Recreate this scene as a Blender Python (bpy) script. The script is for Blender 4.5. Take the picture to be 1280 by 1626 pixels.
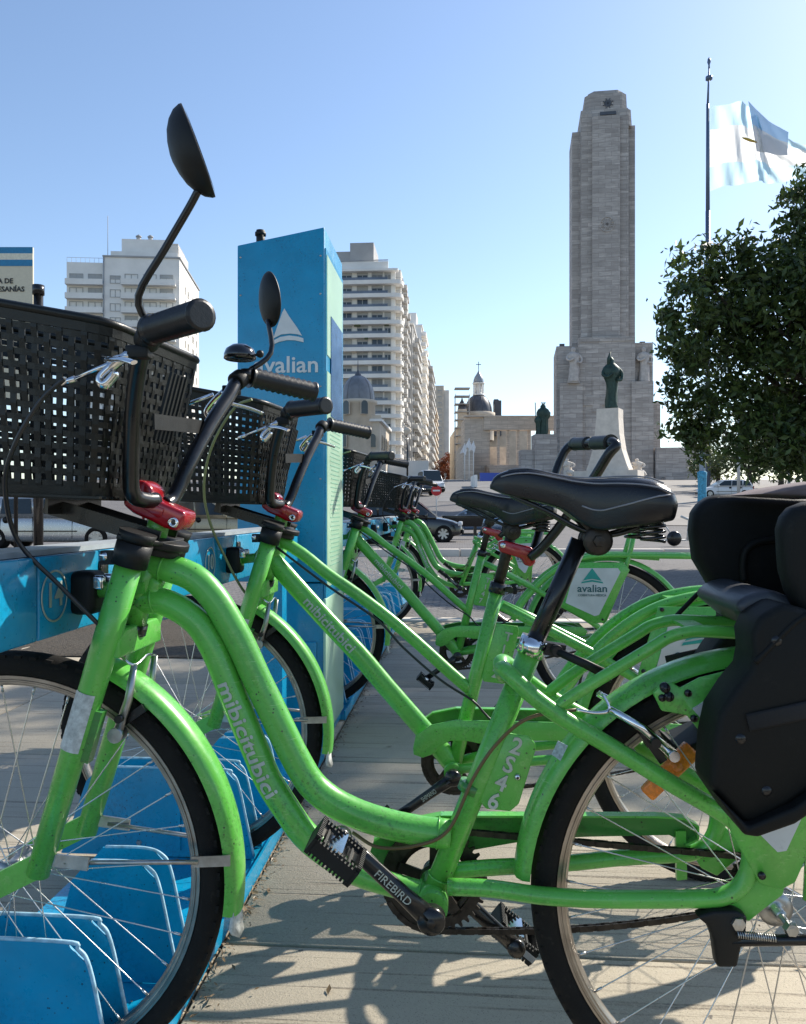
import bpy, bmesh, math, random
import numpy as np
from mathutils import Vector, Matrix, noise as mnoise
R = math.radians; PI = math.pi
random.seed(7)
for o in list(bpy.data.objects): bpy.data.objects.remove(o)
SC = bpy.context.scene; COL = SC.collection

# ------------------------------------------------------------------ camera, sky, sun, exposure
EYE = 0.885
cam = bpy.data.cameras.new('camera'); cam_o = bpy.data.objects.new('camera', cam); COL.objects.link(cam_o)
cam.sensor_fit = 'HORIZONTAL'; cam.sensor_width = 36; cam.lens = 36.0; cam.shift_y = -0.0023
cam.clip_start = 0.05; cam.clip_end = 4000
cam_o.location = (0, 0, EYE); cam_o.rotation_euler = (R(90), 0, 0)
SC.camera = cam_o
SUN_AZ, SUN_EL = R(40), R(38)                      # azimuth measured from +X towards +Y
w = bpy.data.worlds.new('World'); SC.world = w; w.use_nodes = True
wn = w.node_tree.nodes; wl = w.node_tree.links
bg = wn['Background']; sky = wn.new('ShaderNodeTexSky'); sky.sky_type = 'NISHITA'; sky.sun_disc = False
sky.sun_elevation = SUN_EL; sky.sun_rotation = R(90) - SUN_AZ
sky.air_density = 1.0; sky.dust_density = 0.45; sky.ozone_density = 1.9; sky.altitude = 20
wl.new(sky.outputs[0], bg.inputs[0]); bg.inputs[1].default_value = 0.145
sl = bpy.data.lights.new('sun', 'SUN'); sl.energy = 5.0; sl.angle = R(0.5); sl.color = (1.0, 0.93, 0.82)
so = bpy.data.objects.new('sun', sl); COL.objects.link(so)
sd = Vector((math.cos(SUN_AZ)*math.cos(SUN_EL), math.sin(SUN_AZ)*math.cos(SUN_EL), math.sin(SUN_EL)))
so.rotation_euler = (-sd).to_track_quat('-Z', 'Y').to_euler(); so.location = (8, 8, 12)
SC.view_settings.view_transform = 'Standard'; SC.view_settings.look = 'None'
SC.view_settings.exposure = 0.5; SC.view_settings.gamma = 1.0; SC.view_settings.use_curve_mapping = False

# ------------------------------------------------------------------ frames of reference
ROW = R(4.2); SN, CS = math.sin(ROW), math.cos(ROW)
B_AX = Vector((CS, -SN, 0)); R_AX = Vector((SN, CS, 0))      # across the docking row, along it
HZ = 810.0
def row(t, s, z=0.0): return B_AX*t + R_AX*s + Vector((0, 0, z))
def trace(px, py, v, s0, t0):
    """measured outline -> bike coordinates (rearwards, away from camera, up) at lateral distance v"""
    a = (px-640)/1280; b = (HZ-py)/1280; s = s0-v; d = s/(a*SN+CS)
    return Vector((d*(a*CS-SN)-t0, -v, EYE+b*d))
def T1(px, py, v=0.0): return trace(px, py, v, 1.19, -0.689)
def T2(px, py, v=0.0): return trace(px, py, v, 1.985, -0.681)
def T3(px, py, v=0.0): return trace(px, py, v, 3.57, -0.68)
def at(px, py, d): return Vector(((px-640)*d/1280, d, EYE+(HZ-py)*d/1280))

# ------------------------------------------------------------------ objects
def obj(name, me, mat=None, parent=None, **kw):
    if isinstance(me, MB): me = me.mesh(name, mat)
    o = bpy.data.objects.new(name, me); COL.objects.link(o)
    if parent is not None: o.parent = parent
    for k, v in kw.items(): o[k] = v
    return o
def root(name, label, cat, loc=(0, 0, 0), rz=0.0, group=None):
    o = bpy.data.objects.new(name, None); COL.objects.link(o); o.location = loc; o.rotation_euler = (0, 0, rz)
    o.empty_display_size = 0.1
    o['label'] = label; o['category'] = cat
    if group: o['group'] = group
    return o
def kids(o): return [c for c in bpy.data.objects if c.parent == o]
def copy_tree(o, parent=None):
    c = o.copy(); COL.objects.link(c); c.parent = parent
    if parent is not None: c.matrix_parent_inverse = o.matrix_parent_inverse
    for k in KIDS.get(o.name, []): copy_tree(k, c)
    return c
KIDS = {}
def index_kids():
    KIDS.clear()
    for c in bpy.data.objects:
        if c.parent: KIDS.setdefault(c.parent.name, []).append(c)

def crom(pts, n=6):
    P = [Vector(p) for p in pts]; P = [P[0]*2-P[1]] + P + [P[-1]*2-P[-2]]; out = []
    for i in range(1, len(P)-2):
        for k in range(n):
            t = k/n; a, b, c, d = P[i-1], P[i], P[i+1], P[i+2]
            out.append(0.5*((2*b)+(c-a)*t+(2*a-5*b+4*c-d)*t*t+(3*b-a-3*c+d)*t**3))
    out.append(P[-2].copy()); return out

class MB:
    def __init__(s): s.v = []; s.f = []; s.sm = []
    def add(s, vs, fs, smooth=False):
        b = len(s.v); s.v += [tuple(v) for v in vs]; s.f += [tuple(i+b for i in f) for f in fs]; s.sm += [smooth]*len(fs); return s
    def box(s, c, size, M=None, taper=1.0):
        x, y, z = [q/2 for q in size]; vs = []
        for dz, k in ((-z, 1), (z, taper)):
            for dx, dy in ((-x, -y), (x, -y), (x, y), (-x, y)): vs.append(Vector((dx*k, dy*k, dz)))
        if M is not None: vs = [M @ v for v in vs]
        c = Vector(c); vs = [v+c for v in vs]
        return s.add(vs, [(3, 2, 1, 0), (4, 5, 6, 7), (0, 1, 5, 4), (1, 2, 6, 5), (2, 3, 7, 6), (3, 0, 4, 7)])
    def bar(s, p0, p1, wd, th, up=(0, 0, 1)):
        p0, p1 = Vector(p0), Vector(p1); d = p1-p0; L = d.length; z = d.normalized(); x = Vector(up).cross(z)
        if x.length < 1e-4: x = Vector((1, 0, 0)).cross(z)
        x.normalize(); y = z.cross(x); M = Matrix((x, y, z)).transposed()
        return s.box((p0+p1)/2, (wd, th, L), M)
    def tube(s, path, r, seg=12, caps=True, flat=1.0, closed=False, flat_axis=None):
        P = [Vector(p) for p in path]; n = len(P)
        rs = r if isinstance(r, (list, tuple)) else [r]*n
        if len(rs) == 2 and n > 2: rs = [rs[0]+(rs[1]-rs[0])*i/(n-1) for i in range(n)]
        T = []
        for i in range(n):
            if closed: t = P[(i+1) % n]-P[i-1]
            else: t = P[min(i+1, n-1)]-P[max(i-1, 0)]
            T.append(t.normalized() if t.length > 1e-9 else Vector((0, 0, 1)))
        ref = Vector((0, 1, 0)) if flat_axis is None else Vector(flat_axis)
        if abs(T[0].dot(ref)) > 0.9: ref = Vector((1, 0, 0))
        x = (ref-T[0]*ref.dot(T[0])).normalized(); vs = []
        for i in range(n):
            x = (x-T[i]*x.dot(T[i])).normalized(); y = T[i].cross(x)
            for k in range(seg):
                a = 2*PI*k/seg; vs.append(P[i]+x*(math.cos(a)*rs[i]*flat)+y*(math.sin(a)*rs[i]))
        fs = []
        for i in range(n if closed else n-1):
            j = (i+1) % n
            for k in range(seg): fs.append((i*seg+k, i*seg+(k+1) % seg, j*seg+(k+1) % seg, j*seg+k))
        s.add(vs, fs, True)
        if caps and not closed:
            b = len(s.v)-n*seg
            s.f.append(tuple(b+k for k in reversed(range(seg)))); s.f.append(tuple(b+(n-1)*seg+k for k in range(seg))); s.sm += [False, False]
        return s
    def cyl(s, p0, p1, r0, r1=None, seg=16, caps=True): return s.tube([p0, p1], [r0, r0 if r1 is None else r1], seg, caps)
    def lathe(s, prof, c=(0, 0, 0), axis='z', seg=24, smooth=True, closed=False):
        vs = []; n = len(prof); c = Vector(c)
        for k in range(seg):
            a = 2*PI*k/seg; ca, sa = math.cos(a), math.sin(a)
            for r, h in prof:
                if axis == 'z': v = Vector((r*ca, r*sa, h))
                elif axis == 'y': v = Vector((r*ca, h, r*sa))
                else: v = Vector((h, r*ca, r*sa))
                vs.append(v+c)
        fs = []
        for k in range(seg):
            k2 = (k+1) % seg
            for i in range(n if closed else n-1):
                j = (i+1) % n; fs.append((k*n+i, k2*n+i, k2*n+j, k*n+j))
        return s.add(vs, fs, smooth)
    def prism(s, poly, M, th, taper=0.0, smooth=False):
        """poly: 2D or local points; M maps (x, y, 0) into place, extruded along M's z by th (centred)"""
        n = len(poly); vs = [M @ Vector((p[0], p[1], -th/2)) for p in poly]+[M @ Vector((p[0], p[1], th/2)) for p in poly]
        fs = [tuple(reversed(range(n))), tuple(range(n, 2*n))]+[(i, (i+1) % n, n+(i+1) % n, n+i) for i in range(n)]
        return s.add(vs, fs, smooth)
    def slab(s, pts, th, nrm=(0, 1, 0), smooth=False):
        """closed outline of 3D points in a plane, thickened by th along nrm"""
        n = len(pts); q = Vector(nrm)*th/2; P = [Vector(p) for p in pts]
        vs = [p-q for p in P]+[p+q for p in P]
        return s.add(vs, [tuple(range(n)), tuple(reversed(range(n, 2*n)))]+[(i, n+i, n+(i+1) % n, (i+1) % n) for i in range(n)], smooth)
    def loft(s, rings, caps=True, smooth=True):
        n = len(rings[0]); vs = [v for r_ in rings for v in r_]; fs = []
        for i in range(len(rings)-1):
            for k in range(n): fs.append((i*n+k, i*n+(k+1) % n, (i+1)*n+(k+1) % n, (i+1)*n+k))
        b = len(s.v); s.add(vs, fs, smooth)
        if caps:
            s.f.append(tuple(b+k for k in reversed(range(n)))); s.f.append(tuple(b+(len(rings)-1)*n+k for k in range(n))); s.sm += [smooth, smooth]
        return s
    def mesh(s, name, mat=None, bevel=0.0, seg=2):
        me = bpy.data.meshes.new(name); me.from_pydata(s.v, [], s.f)
        me.polygons.foreach_set('use_smooth', s.sm)
        bm = bmesh.new(); bm.from_mesh(me); bmesh.ops.recalc_face_normals(bm, faces=bm.faces)
        if bevel > 0:
            es = [e for e in bm.edges if len(e.link_faces) == 2 and e.calc_face_angle(0) > 0.5]
            rs = bmesh.ops.bevel(bm, geom=es, offset=bevel, segments=seg, affect='EDGES', profile=0.5, clamp_overlap=True, harden_normals=False)
            for f in rs['faces']: f.smooth = True
        bm.to_mesh(me); bm.free()
        if mat: me.materials.append(mat)
        if bevel > 0:
            try: me.set_sharp_from_angle(angle=R(50))
            except Exception: pass
        me.update(); return me

# ------------------------------------------------------------------ materials
def nt(name):
    m = bpy.data.materials.new(name); m.use_nodes = True; return m, m.node_tree.nodes, m.node_tree.links, m.node_tree.nodes['Principled BSDF']
def mix(n, l, fac, a, b):
    x = n.new('ShaderNodeMix'); x.data_type = 'RGBA'
    for sck, val in ((x.inputs[0], fac), (x.inputs[6], a), (x.inputs[7], b)):
        if isinstance(val, bpy.types.NodeSocket): l.new(val, sck)
        elif isinstance(val, (int, float)): sck.default_value = val
        else: sck.default_value = (*val, 1)
    return x.outputs[2]
def ramp(n, l, src, p0, p1, c0=(0, 0, 0), c1=(1, 1, 1)):
    r_ = n.new('ShaderNodeValToRGB'); r_.color_ramp.elements[0].position = p0; r_.color_ramp.elements[1].position = p1
    r_.color_ramp.elements[0].color = (*c0, 1); r_.color_ramp.elements[1].color = (*c1, 1); l.new(src, r_.inputs[0]); return r_.outputs[0]
def noise(n, l, scale, detail=4, rough=0.55, vec=None, dist=0.0):
    x = n.new('ShaderNodeTexNoise'); x.inputs['Scale'].default_value = scale; x.inputs['Detail'].default_value = detail
    x.inputs['Roughness'].default_value = rough; x.inputs['Distortion'].default_value = dist
    if vec is None:
        tc = n.new('ShaderNodeTexCoord'); vec = tc.outputs['Object']
    l.new(vec, x.inputs['Vector']); return x.outputs[0]
def bump(n, l, b, h, st, dist=0.01):
    x = n.new('ShaderNodeBump'); x.inputs['Strength'].default_value = st; x.inputs['Distance'].default_value = dist
    l.new(h, x.inputs['Height']); l.new(x.outputs[0], b.inputs['Normal']); return x
def mat(name, col, rough=0.5, metal=0.0, var=0.12, scale=20.0, bmp=0.0, bscale=80.0, coat=0.0, dirt=None, dirt_amt=0.45, spec=0.5, bdist=0.002):
    m, n, l, b = nt(name); nz = noise(n, l, scale)
    dark = tuple(c*(1-var) for c in col); light = tuple(min(1, c*(1+var)) for c in col)
    c = mix(n, l, ramp(n, l, nz, 0.3, 0.7), dark, light)
    if dirt:
        d = noise(n, l, scale*3.1, 6, 0.7); c = mix(n, l, ramp(n, l, d, 0.60, 0.60+0.12/max(dirt_amt, .05)*.5), c, dirt)
    l.new(c, b.inputs['Base Color']); b.inputs['Metallic'].default_value = metal
    rr = n.new('ShaderNodeMapRange'); l.new(nz, rr.inputs[0]); rr.inputs[3].default_value = max(0.03, rough-0.1); rr.inputs[4].default_value = min(1, rough+0.1)
    l.new(rr.outputs[0], b.inputs['Roughness']); b.inputs['Coat Weight'].default_value = coat; b.inputs['Coat Roughness'].default_value = 0.12
    b.inputs['Specular IOR Level'].default_value = spec
    if bmp > 0: bump(n, l, b, noise(n, l, bscale, 5, 0.65), bmp, bdist)
    return m
def pos_rot(n, l, ang=ROW):
    g = n.new('ShaderNodeNewGeometry'); r_ = n.new('ShaderNodeVectorRotate'); r_.rotation_type = 'Z_AXIS'; r_.inputs['Angle'].default_value = ang
    l.new(g.outputs['Position'], r_.inputs['Vector']); return r_.outputs[0]
def scaled(n, l, v, sc):
    m_ = n.new('ShaderNodeMapping'); m_.inputs['Scale'].default_value = sc; l.new(v, m_.inputs['Vector']); return m_.outputs[0]
def paint(name, col, chip, scratch):
    m, n, l, b = nt(name); tc = n.new('ShaderNodeTexCoord'); o = tc.outputs['Object']
    c = mix(n, l, ramp(n, l, noise(n, l, 9, 4, .6, o), .3, .7), tuple(q*.86 for q in col), tuple(min(1, q*1.1) for q in col))
    c = mix(n, l, ramp(n, l, noise(n, l, 55, 6, .75, o), .54, .78), c, scratch)
    vo = n.new('ShaderNodeTexVoronoi'); vo.inputs['Scale'].default_value = 95; vo.inputs['Randomness'].default_value = 1; l.new(o, vo.inputs['Vector'])
    ms = n.new('ShaderNodeMath'); ms.operation = 'MULTIPLY'
    l.new(ramp(n, l, vo.outputs['Distance'], .10, .17, (1, 1, 1), (0, 0, 0)), ms.inputs[0]); l.new(ramp(n, l, noise(n, l, 14, 3, .5, o), .50, .58), ms.inputs[1])
    c = mix(n, l, ms.outputs[0], c, chip)
    g_ = n.new('ShaderNodeMath'); g_.operation = 'MULTIPLY'; l.new(ramp(n, l, noise(n, l, 6, 3, .5, o), .45, .7), g_.inputs[0]); l.new(ramp(n, l, noise(n, l, 160, 5, .8, o), .5, .62), g_.inputs[1])
    c = mix(n, l, g_.outputs[0], c, tuple(q*.45+chip[i_]*.3 for i_, q in enumerate(col)))
    sc_ = ramp(n, l, noise(n, l, 1, 3, .6, scaled(n, l, o, (40, 40, 400)), .4), .66, .70); c = mix(n, l, sc_, c, scratch)
    l.new(c, b.inputs['Base Color']); b.inputs['Roughness'].default_value = .32
    r_ = n.new('ShaderNodeMapRange'); l.new(noise(n, l, 30, 5, .7, o), r_.inputs[0]); r_.inputs[1].default_value = .3; r_.inputs[2].default_value = .75
    r_.inputs[3].default_value = .22; r_.inputs[4].default_value = .5; l.new(r_.outputs[0], b.inputs['Roughness'])
    b.inputs['Coat Weight'].default_value = .35; b.inputs['Coat Roughness'].default_value = .15
    bump(n, l, b, noise(n, l, 60, 4, .6, o), .12, .0015); return m
GREEN = paint('green_paint', (.11, .455, .062), (.03, .05, .02), (.22, .50, .14))
DKGREEN = paint('darker_green_paint', (.05, .23, .04), (.015, .02, .01), (.07, .16, .04))  # darker green for far chain guards, tow plates and cable clip
BLUE = paint('blue_paint', (.001, .265, .47), (.012, .03, .06), (.03, .27, .45))
BLACKP = mat('black_plastic', (.008, .0085, .008), .50, spec=.3, var=.3, scale=30, bmp=.15, bscale=400)
BASKETM = mat('basket_plastic', (.0065, .0075, .006), .38, spec=.35, var=.3, scale=60, bmp=.2, bscale=300)
RUBBER = mat('tyre_rubber', (.013, .012, .011), .85, spec=.2, var=.25, scale=25, bmp=.5, bscale=220, dirt=(.05, .043, .032), dirt_amt=.2)
GRIPM = mat('grip_rubber', (.007, .007, .0075), .40, var=.2, bmp=.2, bscale=300)
STEEL = mat('galvanised_steel', (.42, .42, .41), .38, 1.0, var=.2, scale=60, bmp=.1, bscale=150)
CHROME = mat('polished_steel', (.72, .72, .72), .14, 1.0, var=.1)
RIMM = mat('rim_alloy', (.36, .32, .28), .34, 1.0, var=.18, scale=30)
SPOKEM = mat('spoke_steel', (.62, .62, .62), .28, 1.0, var=.1)
BLACKM = mat('black_metal', (.010, .010, .0105), .30, .3, var=.3, scale=40, coat=.3, dirt=(.09, .07, .05), dirt_amt=.2)
GREASE = mat('greasy_metal', (.035, .028, .022), .42, .5, var=.5, scale=80, bmp=.3)
REDM = mat('red_clamp_paint', (.33, .006, .012), .22, .1, var=.2, coat=.6)
SADDLEM = mat('saddle_vinyl', (.006, .006, .0075), .27, spec=.4, var=.25, scale=8, bmp=.25, bscale=500, coat=.15)
SEAM = mat('saddle_stitching', (.22, .22, .24), .6)
AMBER = mat('amber_reflector', (.75, .20, .01), .25, var=.3, scale=120, bmp=.8, bscale=250, coat=.5)
SILVERTXT = mat('silver_print', (.42, .47, .42), .45, .3, var=.2)
WHITETXT = mat('white_print', (.62, .64, .64), .5, var=.08)
SEATPL = mat('seat_plastic', (.006, .0066, .006), .58, spec=.22, dirt=(.022, .02, .017), dirt_amt=.3, var=.2, scale=12, bmp=.25, bscale=500)
PANELW = mat('white_panel', (.52, .54, .53), .45, var=.1, scale=12, dirt=(.32, .33, .30), dirt_amt=.2)
TEAL = mat('teal_print', (.01, .28, .24), .5); DKTXT = mat('dark_print', (.01, .09, .10), .5)
CABLE = mat('black_cable', (.015, .015, .015), .35); YCABLE = mat('aged_cable', (.20, .22, .09), .4)
STICKER = mat('worn_sticker', (.50, .52, .50), .6, var=.3, scale=120, dirt=(.10, .10, .09), dirt_amt=.3)
MIRRORG = mat('mirror_glass', (.75, .78, .8), .03, 1.0, var=.02)

def concrete():
    m, n, l, b = nt('brushed_concrete'); p = pos_rot(n, l)
    big = noise(n, l, 1.3, 5, .6, p); c = mix(n, l, ramp(n, l, big, .3, .7), (.30, .26, .195), (.44, .385, .295))
    lines = noise(n, l, 1.0, 3, .6, scaled(n, l, p, (1.3, 66, 1)), .35)
    lm = ramp(n, l, lines, .56, .66)
    mod = n.new('ShaderNodeMath'); mod.operation = 'MULTIPLY'; l.new(lm, mod.inputs[0]); l.new(ramp(n, l, noise(n, l, 2.7, 4, .6, p), .28, .55), mod.inputs[1])
    c = mix(n, l, mod.outputs[0], c, (.13, .105, .075))
    stn = ramp(n, l, noise(n, l, 3.5, 6, .7, p, .5), .60, .74); sm2 = n.new('ShaderNodeMath'); sm2.operation = 'MULTIPLY'; l.new(stn, sm2.inputs[0]); sm2.inputs[1].default_value = .45
    c = mix(n, l, sm2.outputs[0], c, (.17, .145, .11))
    spt = ramp(n, l, noise(n, l, 26, 2, .5, p), .735, .75); c = mix(n, l, spt, c, (.06, .055, .05))
    fine = noise(n, l, 190, 4, .8, p); c = mix(n, l, ramp(n, l, fine, .40, .75), c, (.43, .375, .285))
    grit = noise(n, l, 420, 2, .6, p); c = mix(n, l, ramp(n, l, grit, .62, .70), c, (.13, .12, .10))
    l.new(c, b.inputs['Base Color']); b.inputs['Roughness'].default_value = .9
    add = n.new('ShaderNodeMath'); add.operation = 'SUBTRACT'; l.new(fine, add.inputs[0]); l.new(mod.outputs[0], add.inputs[1])
    bump(n, l, b, add.outputs[0], .55, .004); return m
CONC = concrete()
def street():
    m, n, l, b = nt('street_paving'); p = pos_rot(n, l)
    br = n.new('ShaderNodeTexBrick'); l.new(scaled(n, l, p, (1, 1, 1)), br.inputs['Vector']); br.inputs['Scale'].default_value = 3.2
    br.inputs['Color1'].default_value = (.12, .112, .108, 1); br.inputs['Color2'].default_value = (.20, .185, .175, 1); br.inputs['Mortar'].default_value = (.055, .05, .05, 1)
    br.inputs['Mortar Size'].default_value = .035
    c = mix(n, l, ramp(n, l, noise(n, l, .5, 5, .6, p), .35, .7), br.outputs[0], (.15, .14, .132))
    l.new(c, b.inputs['Base Color']); b.inputs['Roughness'].default_value = .85
    bump(n, l, b, noise(n, l, 12, 5, .7, p), .8, .03); return m
STREETM = street()
ASPH = mat('pale_asphalt', (.17, .165, .16), .9, var=.18, scale=.8, bmp=.4, bscale=30)
PALEPAVE = mat('pale_pavement', (.27, .245, .215), .9, var=.15, scale=.6)
SOIL = mat('soil_mulch', (.075, .06, .042), 1.0, var=.6, scale=60, bmp=1.0, bscale=90, bdist=.02)
def stone(name, c0, c1, sc=1.0, mort=(.16, .14, .13)):
    m, n, l, b = nt(name); tc = n.new('ShaderNodeTexCoord'); o = tc.outputs['Object']
    sep = n.new('ShaderNodeSeparateXYZ'); l.new(o, sep.inputs[0]); ad = n.new('ShaderNodeMath'); ad.operation = 'ADD'; l.new(sep.outputs[0], ad.inputs[0]); l.new(sep.outputs[1], ad.inputs[1])
    cb = n.new('ShaderNodeCombineXYZ'); l.new(ad.outputs[0], cb.inputs[0]); l.new(sep.outputs[2], cb.inputs[1])
    br = n.new('ShaderNodeTexBrick'); l.new(cb.outputs[0], br.inputs['Vector']); br.inputs['Scale'].default_value = sc
    br.inputs['Brick Width'].default_value = 2.2; br.inputs['Row Height'].default_value = .8; br.inputs['Mortar Size'].default_value = .03
    br.inputs['Color1'].default_value = (*c0, 1); br.inputs['Color2'].default_value = (*c1, 1); br.inputs['Mortar'].default_value = (*mort, 1)
    st = noise(n, l, .9, 5, .65, scaled(n, l, o, (.5, .5, 4)))
    c = mix(n, l, ramp(n, l, st, .35, .72), br.outputs[0], tuple(q*.72 for q in c0))
    l.new(c, b.inputs['Base Color']); b.inputs['Roughness'].default_value = .9
    bump(n, l, b, st, .5, .1); return m
TRAV = stone('travertine', (.38, .345, .32), (.58, .53, .49), 1.0, (.25, .22, .21))
TRAVP = mat('pale_travertine', (.62, .56, .49), .85, var=.12, scale=1.2)
TRAVF = mat('carved_travertine', (.46, .42, .39), .85, var=.2, scale=1.5)
DOMEG = mat('grey_zinc_dome', (.17, .18, .20), .45, var=.25, scale=1.0)
WHITEB = mat('white_render', (.78, .76, .72), .85, var=.08, scale=.3)
CREAMB = mat('cream_render', (.66, .625, .57), .85, var=.1, scale=.3)
GREYB = mat('grey_render', (.36, .36, .36), .85, var=.1, scale=.3)
BEIGEB = mat('beige_stone', (.56, .48, .385), .85, var=.15, scale=.6)
WINM = mat('window_glass', (.035, .045, .055), .12, var=.3, scale=.4)
SHUT = mat('roller_shutter', (.40, .40, .39), .6, var=.15, scale=.5)
RAILG = mat('balcony_glass', (.12, .15, .20), .15, var=.2, scale=.3)
SUNTRAV = stone('sunlit_travertine', (.56, .48, .40), (.68, .59, .50), 1.0, (.36, .30, .25))  # travertine with the colonnade's sunlight put into its warmer, paler colour
LGREY = mat('light_grey_render', (.48, .47, .45), .85, var=.12, scale=.3)
SLATE = mat('slate_dome', (.075, .08, .095), .45, var=.25, scale=1.0)
BRONZE = mat('green_bronze', (.022, .05, .04), .5, .3, var=.4, scale=2)
BARK = mat('bark', (.06, .05, .04), .95, var=.4, scale=12, bmp=1, bscale=30, bdist=.02)
def leafm(name, c0, c1, tr=.25):
    m, n, l, b = nt(name); oi = n.new('ShaderNodeNewGeometry')
    c = mix(n, l, oi.outputs['Random Per Island'], c0, c1); l.new(c, b.inputs['Base Color']); b.inputs['Roughness'].default_value = .45
    t = n.new('ShaderNodeBsdfTranslucent'); l.new(c, t.inputs[0]); ms = n.new('ShaderNodeMixShader'); ms.inputs[0].default_value = tr
    l.new(b.outputs[0], ms.inputs[1]); l.new(t.outputs[0], ms.inputs[2]); l.new(ms.outputs[0], n['Material Output'].inputs[0]); return m
LEAF = leafm('dark_leaves', (.018, .038, .010), (.10, .15, .035), .3)
LEAF2 = leafm('olive_leaves', (.05, .075, .025), (.12, .15, .05))
LEAFR = leafm('autumn_leaves', (.16, .04, .015), (.30, .09, .03))
GLASSC = mat('car_glass', (.02, .03, .035), .08, var=.2)
CSIL = mat('silver_car_paint', (.42, .43, .44), .25, .5, var=.05, coat=.6); CBLK = mat('black_car_paint', (.015, .016, .018), .2, .2, var=.05, coat=.8)
CBLU = mat('silver_blue_car_paint', (.22, .30, .42), .25, .5, var=.05, coat=.6); CWHT = mat('white_car_paint', (.65, .65, .65), .3, var=.04, coat=.4)
LAMPM = mat('lamp_lens', (.6, .6, .6), .1, var=.05); TAILM = mat('tail_lens', (.35, .01, .01), .15)

# ------------------------------------------------------------------ text
def text_mesh(s, size, ext=0.0005, width=None, mat_=None, bold=0.0):
    cu = bpy.data.curves.new('t', 'FONT'); cu.body = s; cu.size = size; cu.extrude = ext; cu.offset = bold; cu.resolution_u = 3
    cu.align_x = 'CENTER'; cu.align_y = 'CENTER'
    to = bpy.data.objects.new('t', cu); COL.objects.link(to); dg = bpy.context.evaluated_depsgraph_get()
    me = bpy.data.meshes.new_from_object(to.evaluated_get(dg)); bpy.data.objects.remove(to)
    if width:
        xs = [v.co.x for v in me.vertices]; k = width/(max(xs)-min(xs)); cx = (max(xs)+min(xs))/2
        for v in me.vertices: v.co.x = (v.co.x-cx)*k
    if mat_: me.materials.clear(); me.materials.append(mat_)
    me.name = 'lettering'; return me
def frame_M(origin, xdir, ydir):
    x = Vector(xdir).normalized(); y = Vector(ydir); y = (y-x*y.dot(x)).normalized(); z = x.cross(y)
    M = Matrix((x, y, z)).transposed().to_4x4(); M.translation = Vector(origin); return M
def text_on(s, size, origin, xdir, ydir, parent, mt, width=None, ext=.0005, name='lettering', bold=0.0):
    me = text_mesh(s, size, ext, width, mt, bold); me.transform(frame_M(origin, xdir, ydir)); return obj(name, me, None, parent)
def text_wrap(s, size, width, path, r, side, parent, mt, start=0.5, flip=1):
    """lettering bent round a tube: runs along path, centred at fraction start"""
    me = text_mesh(s, size, .0003, width, mt, .0006)
    bm = bmesh.new(); bm.from_mesh(me)
    for _ in range(2):
        bmesh.ops.subdivide_edges(bm, edges=[e for e in bm.edges if e.calc_length() > .004], cuts=1)
    bmesh.ops.triangulate(bm, faces=bm.faces[:]); bm.to_mesh(me); bm.free()
    L = [0.0]
    for a, b in zip(path, path[1:]): L.append(L[-1]+(b-a).length)
    tot = L[-1]; side = Vector(side)
    for v in me.vertices:
        q = min(max(start*tot+v.co.x, 0), tot-1e-6); i = max(k for k in range(len(L)-1) if L[k] <= q)
        f = (q-L[i])/(L[i+1]-L[i]); P = path[i].lerp(path[i+1], f); T = (path[i+1]-path[i]).normalized()
        s_ = (side-T*side.dot(T)).normalized(); ac = s_.cross(T)*flip; ph = v.co.y/r
        rr = r+.0010+v.co.z
        v.co = P+s_*(math.cos(ph)*rr)+ac*(math.sin(ph)*rr)
    me.update(); return obj('lettering', me, None, parent)

# ================================================================== SETTING: ground
def ground():
    # carriageway and plaza follow one long profile: flat, a slight dip, then rising towards the monument
    prof = [(-60, -.09), (6.86, -.09), (12, -.09), (20, -.15), (34, -.32), (44, -.10), (60, 1.5), (100, 4.2), (140, 6.2), (200, 8.3), (330, 10.5), (700, 14.0), (3000, 14.0)]
    xs = [-2500, -600, -150, -60, -30, 0, 30, 60, 150, 600, 2500]; vs = []; fs = []
    for y, z in prof:
        for x in xs: vs.append((x, y, z))
    n = len(xs)
    for j in range(len(prof)-1):
        for i in range(n-1): fs.append((j*n+i, j*n+i+1, (j+1)*n+i+1, (j+1)*n+i))
    obj('street', MB().add(vs, fs), STREETM, kind='structure')
ground()
def gz(y):
    pr = [(-60, -.09), (6.86, -.09), (12, -.09), (20, -.15), (34, -.32), (44, -.10), (60, 1.5), (100, 4.2), (140, 6.2), (200, 8.3), (330, 10.5), (700, 14.0), (3000, 14.0)]
    return float(np.interp(y, [p[0] for p in pr], [p[1] for p in pr]))
def sheet(name, pts, mt, lift=.006, **kw):
    """flat patch lying on the ground profile; pts = (x, y) outline, subdivided by the profile's own rows"""
    bm = bmesh.new(); vs = [bm.verts.new((x, y, 0)) for x, y in pts]; bm.faces.new(vs)
    for yc in (12, 20, 34, 44, 60, 100, 140, 200, 330):
        bmesh.ops.bisect_plane(bm, geom=bm.verts[:]+bm.edges[:]+bm.faces[:], plane_co=(0, yc, 0), plane_no=(0, 1, 0))
    for v in bm.verts: v.co.z = gz(v.co.y)+lift
    me = bpy.data.meshes.new(name); bm.to_mesh(me); bm.free(); me.materials.append(mt)
    return obj(name, me, **kw)
sheet('road', [(2.5, 60), (12, 60), (38, 330), (22, 330)], ASPH, .02, kind='structure')
sheet('pale_path', [(6, 46), (26, 44), (24, 70), (9.5, 72)], PALEPAVE, .03, kind='structure')
sheet('plaza', [(14, 76), (60, 76), (70, 139), (18, 139)], PALEPAVE, .03, kind='structure')

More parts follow.
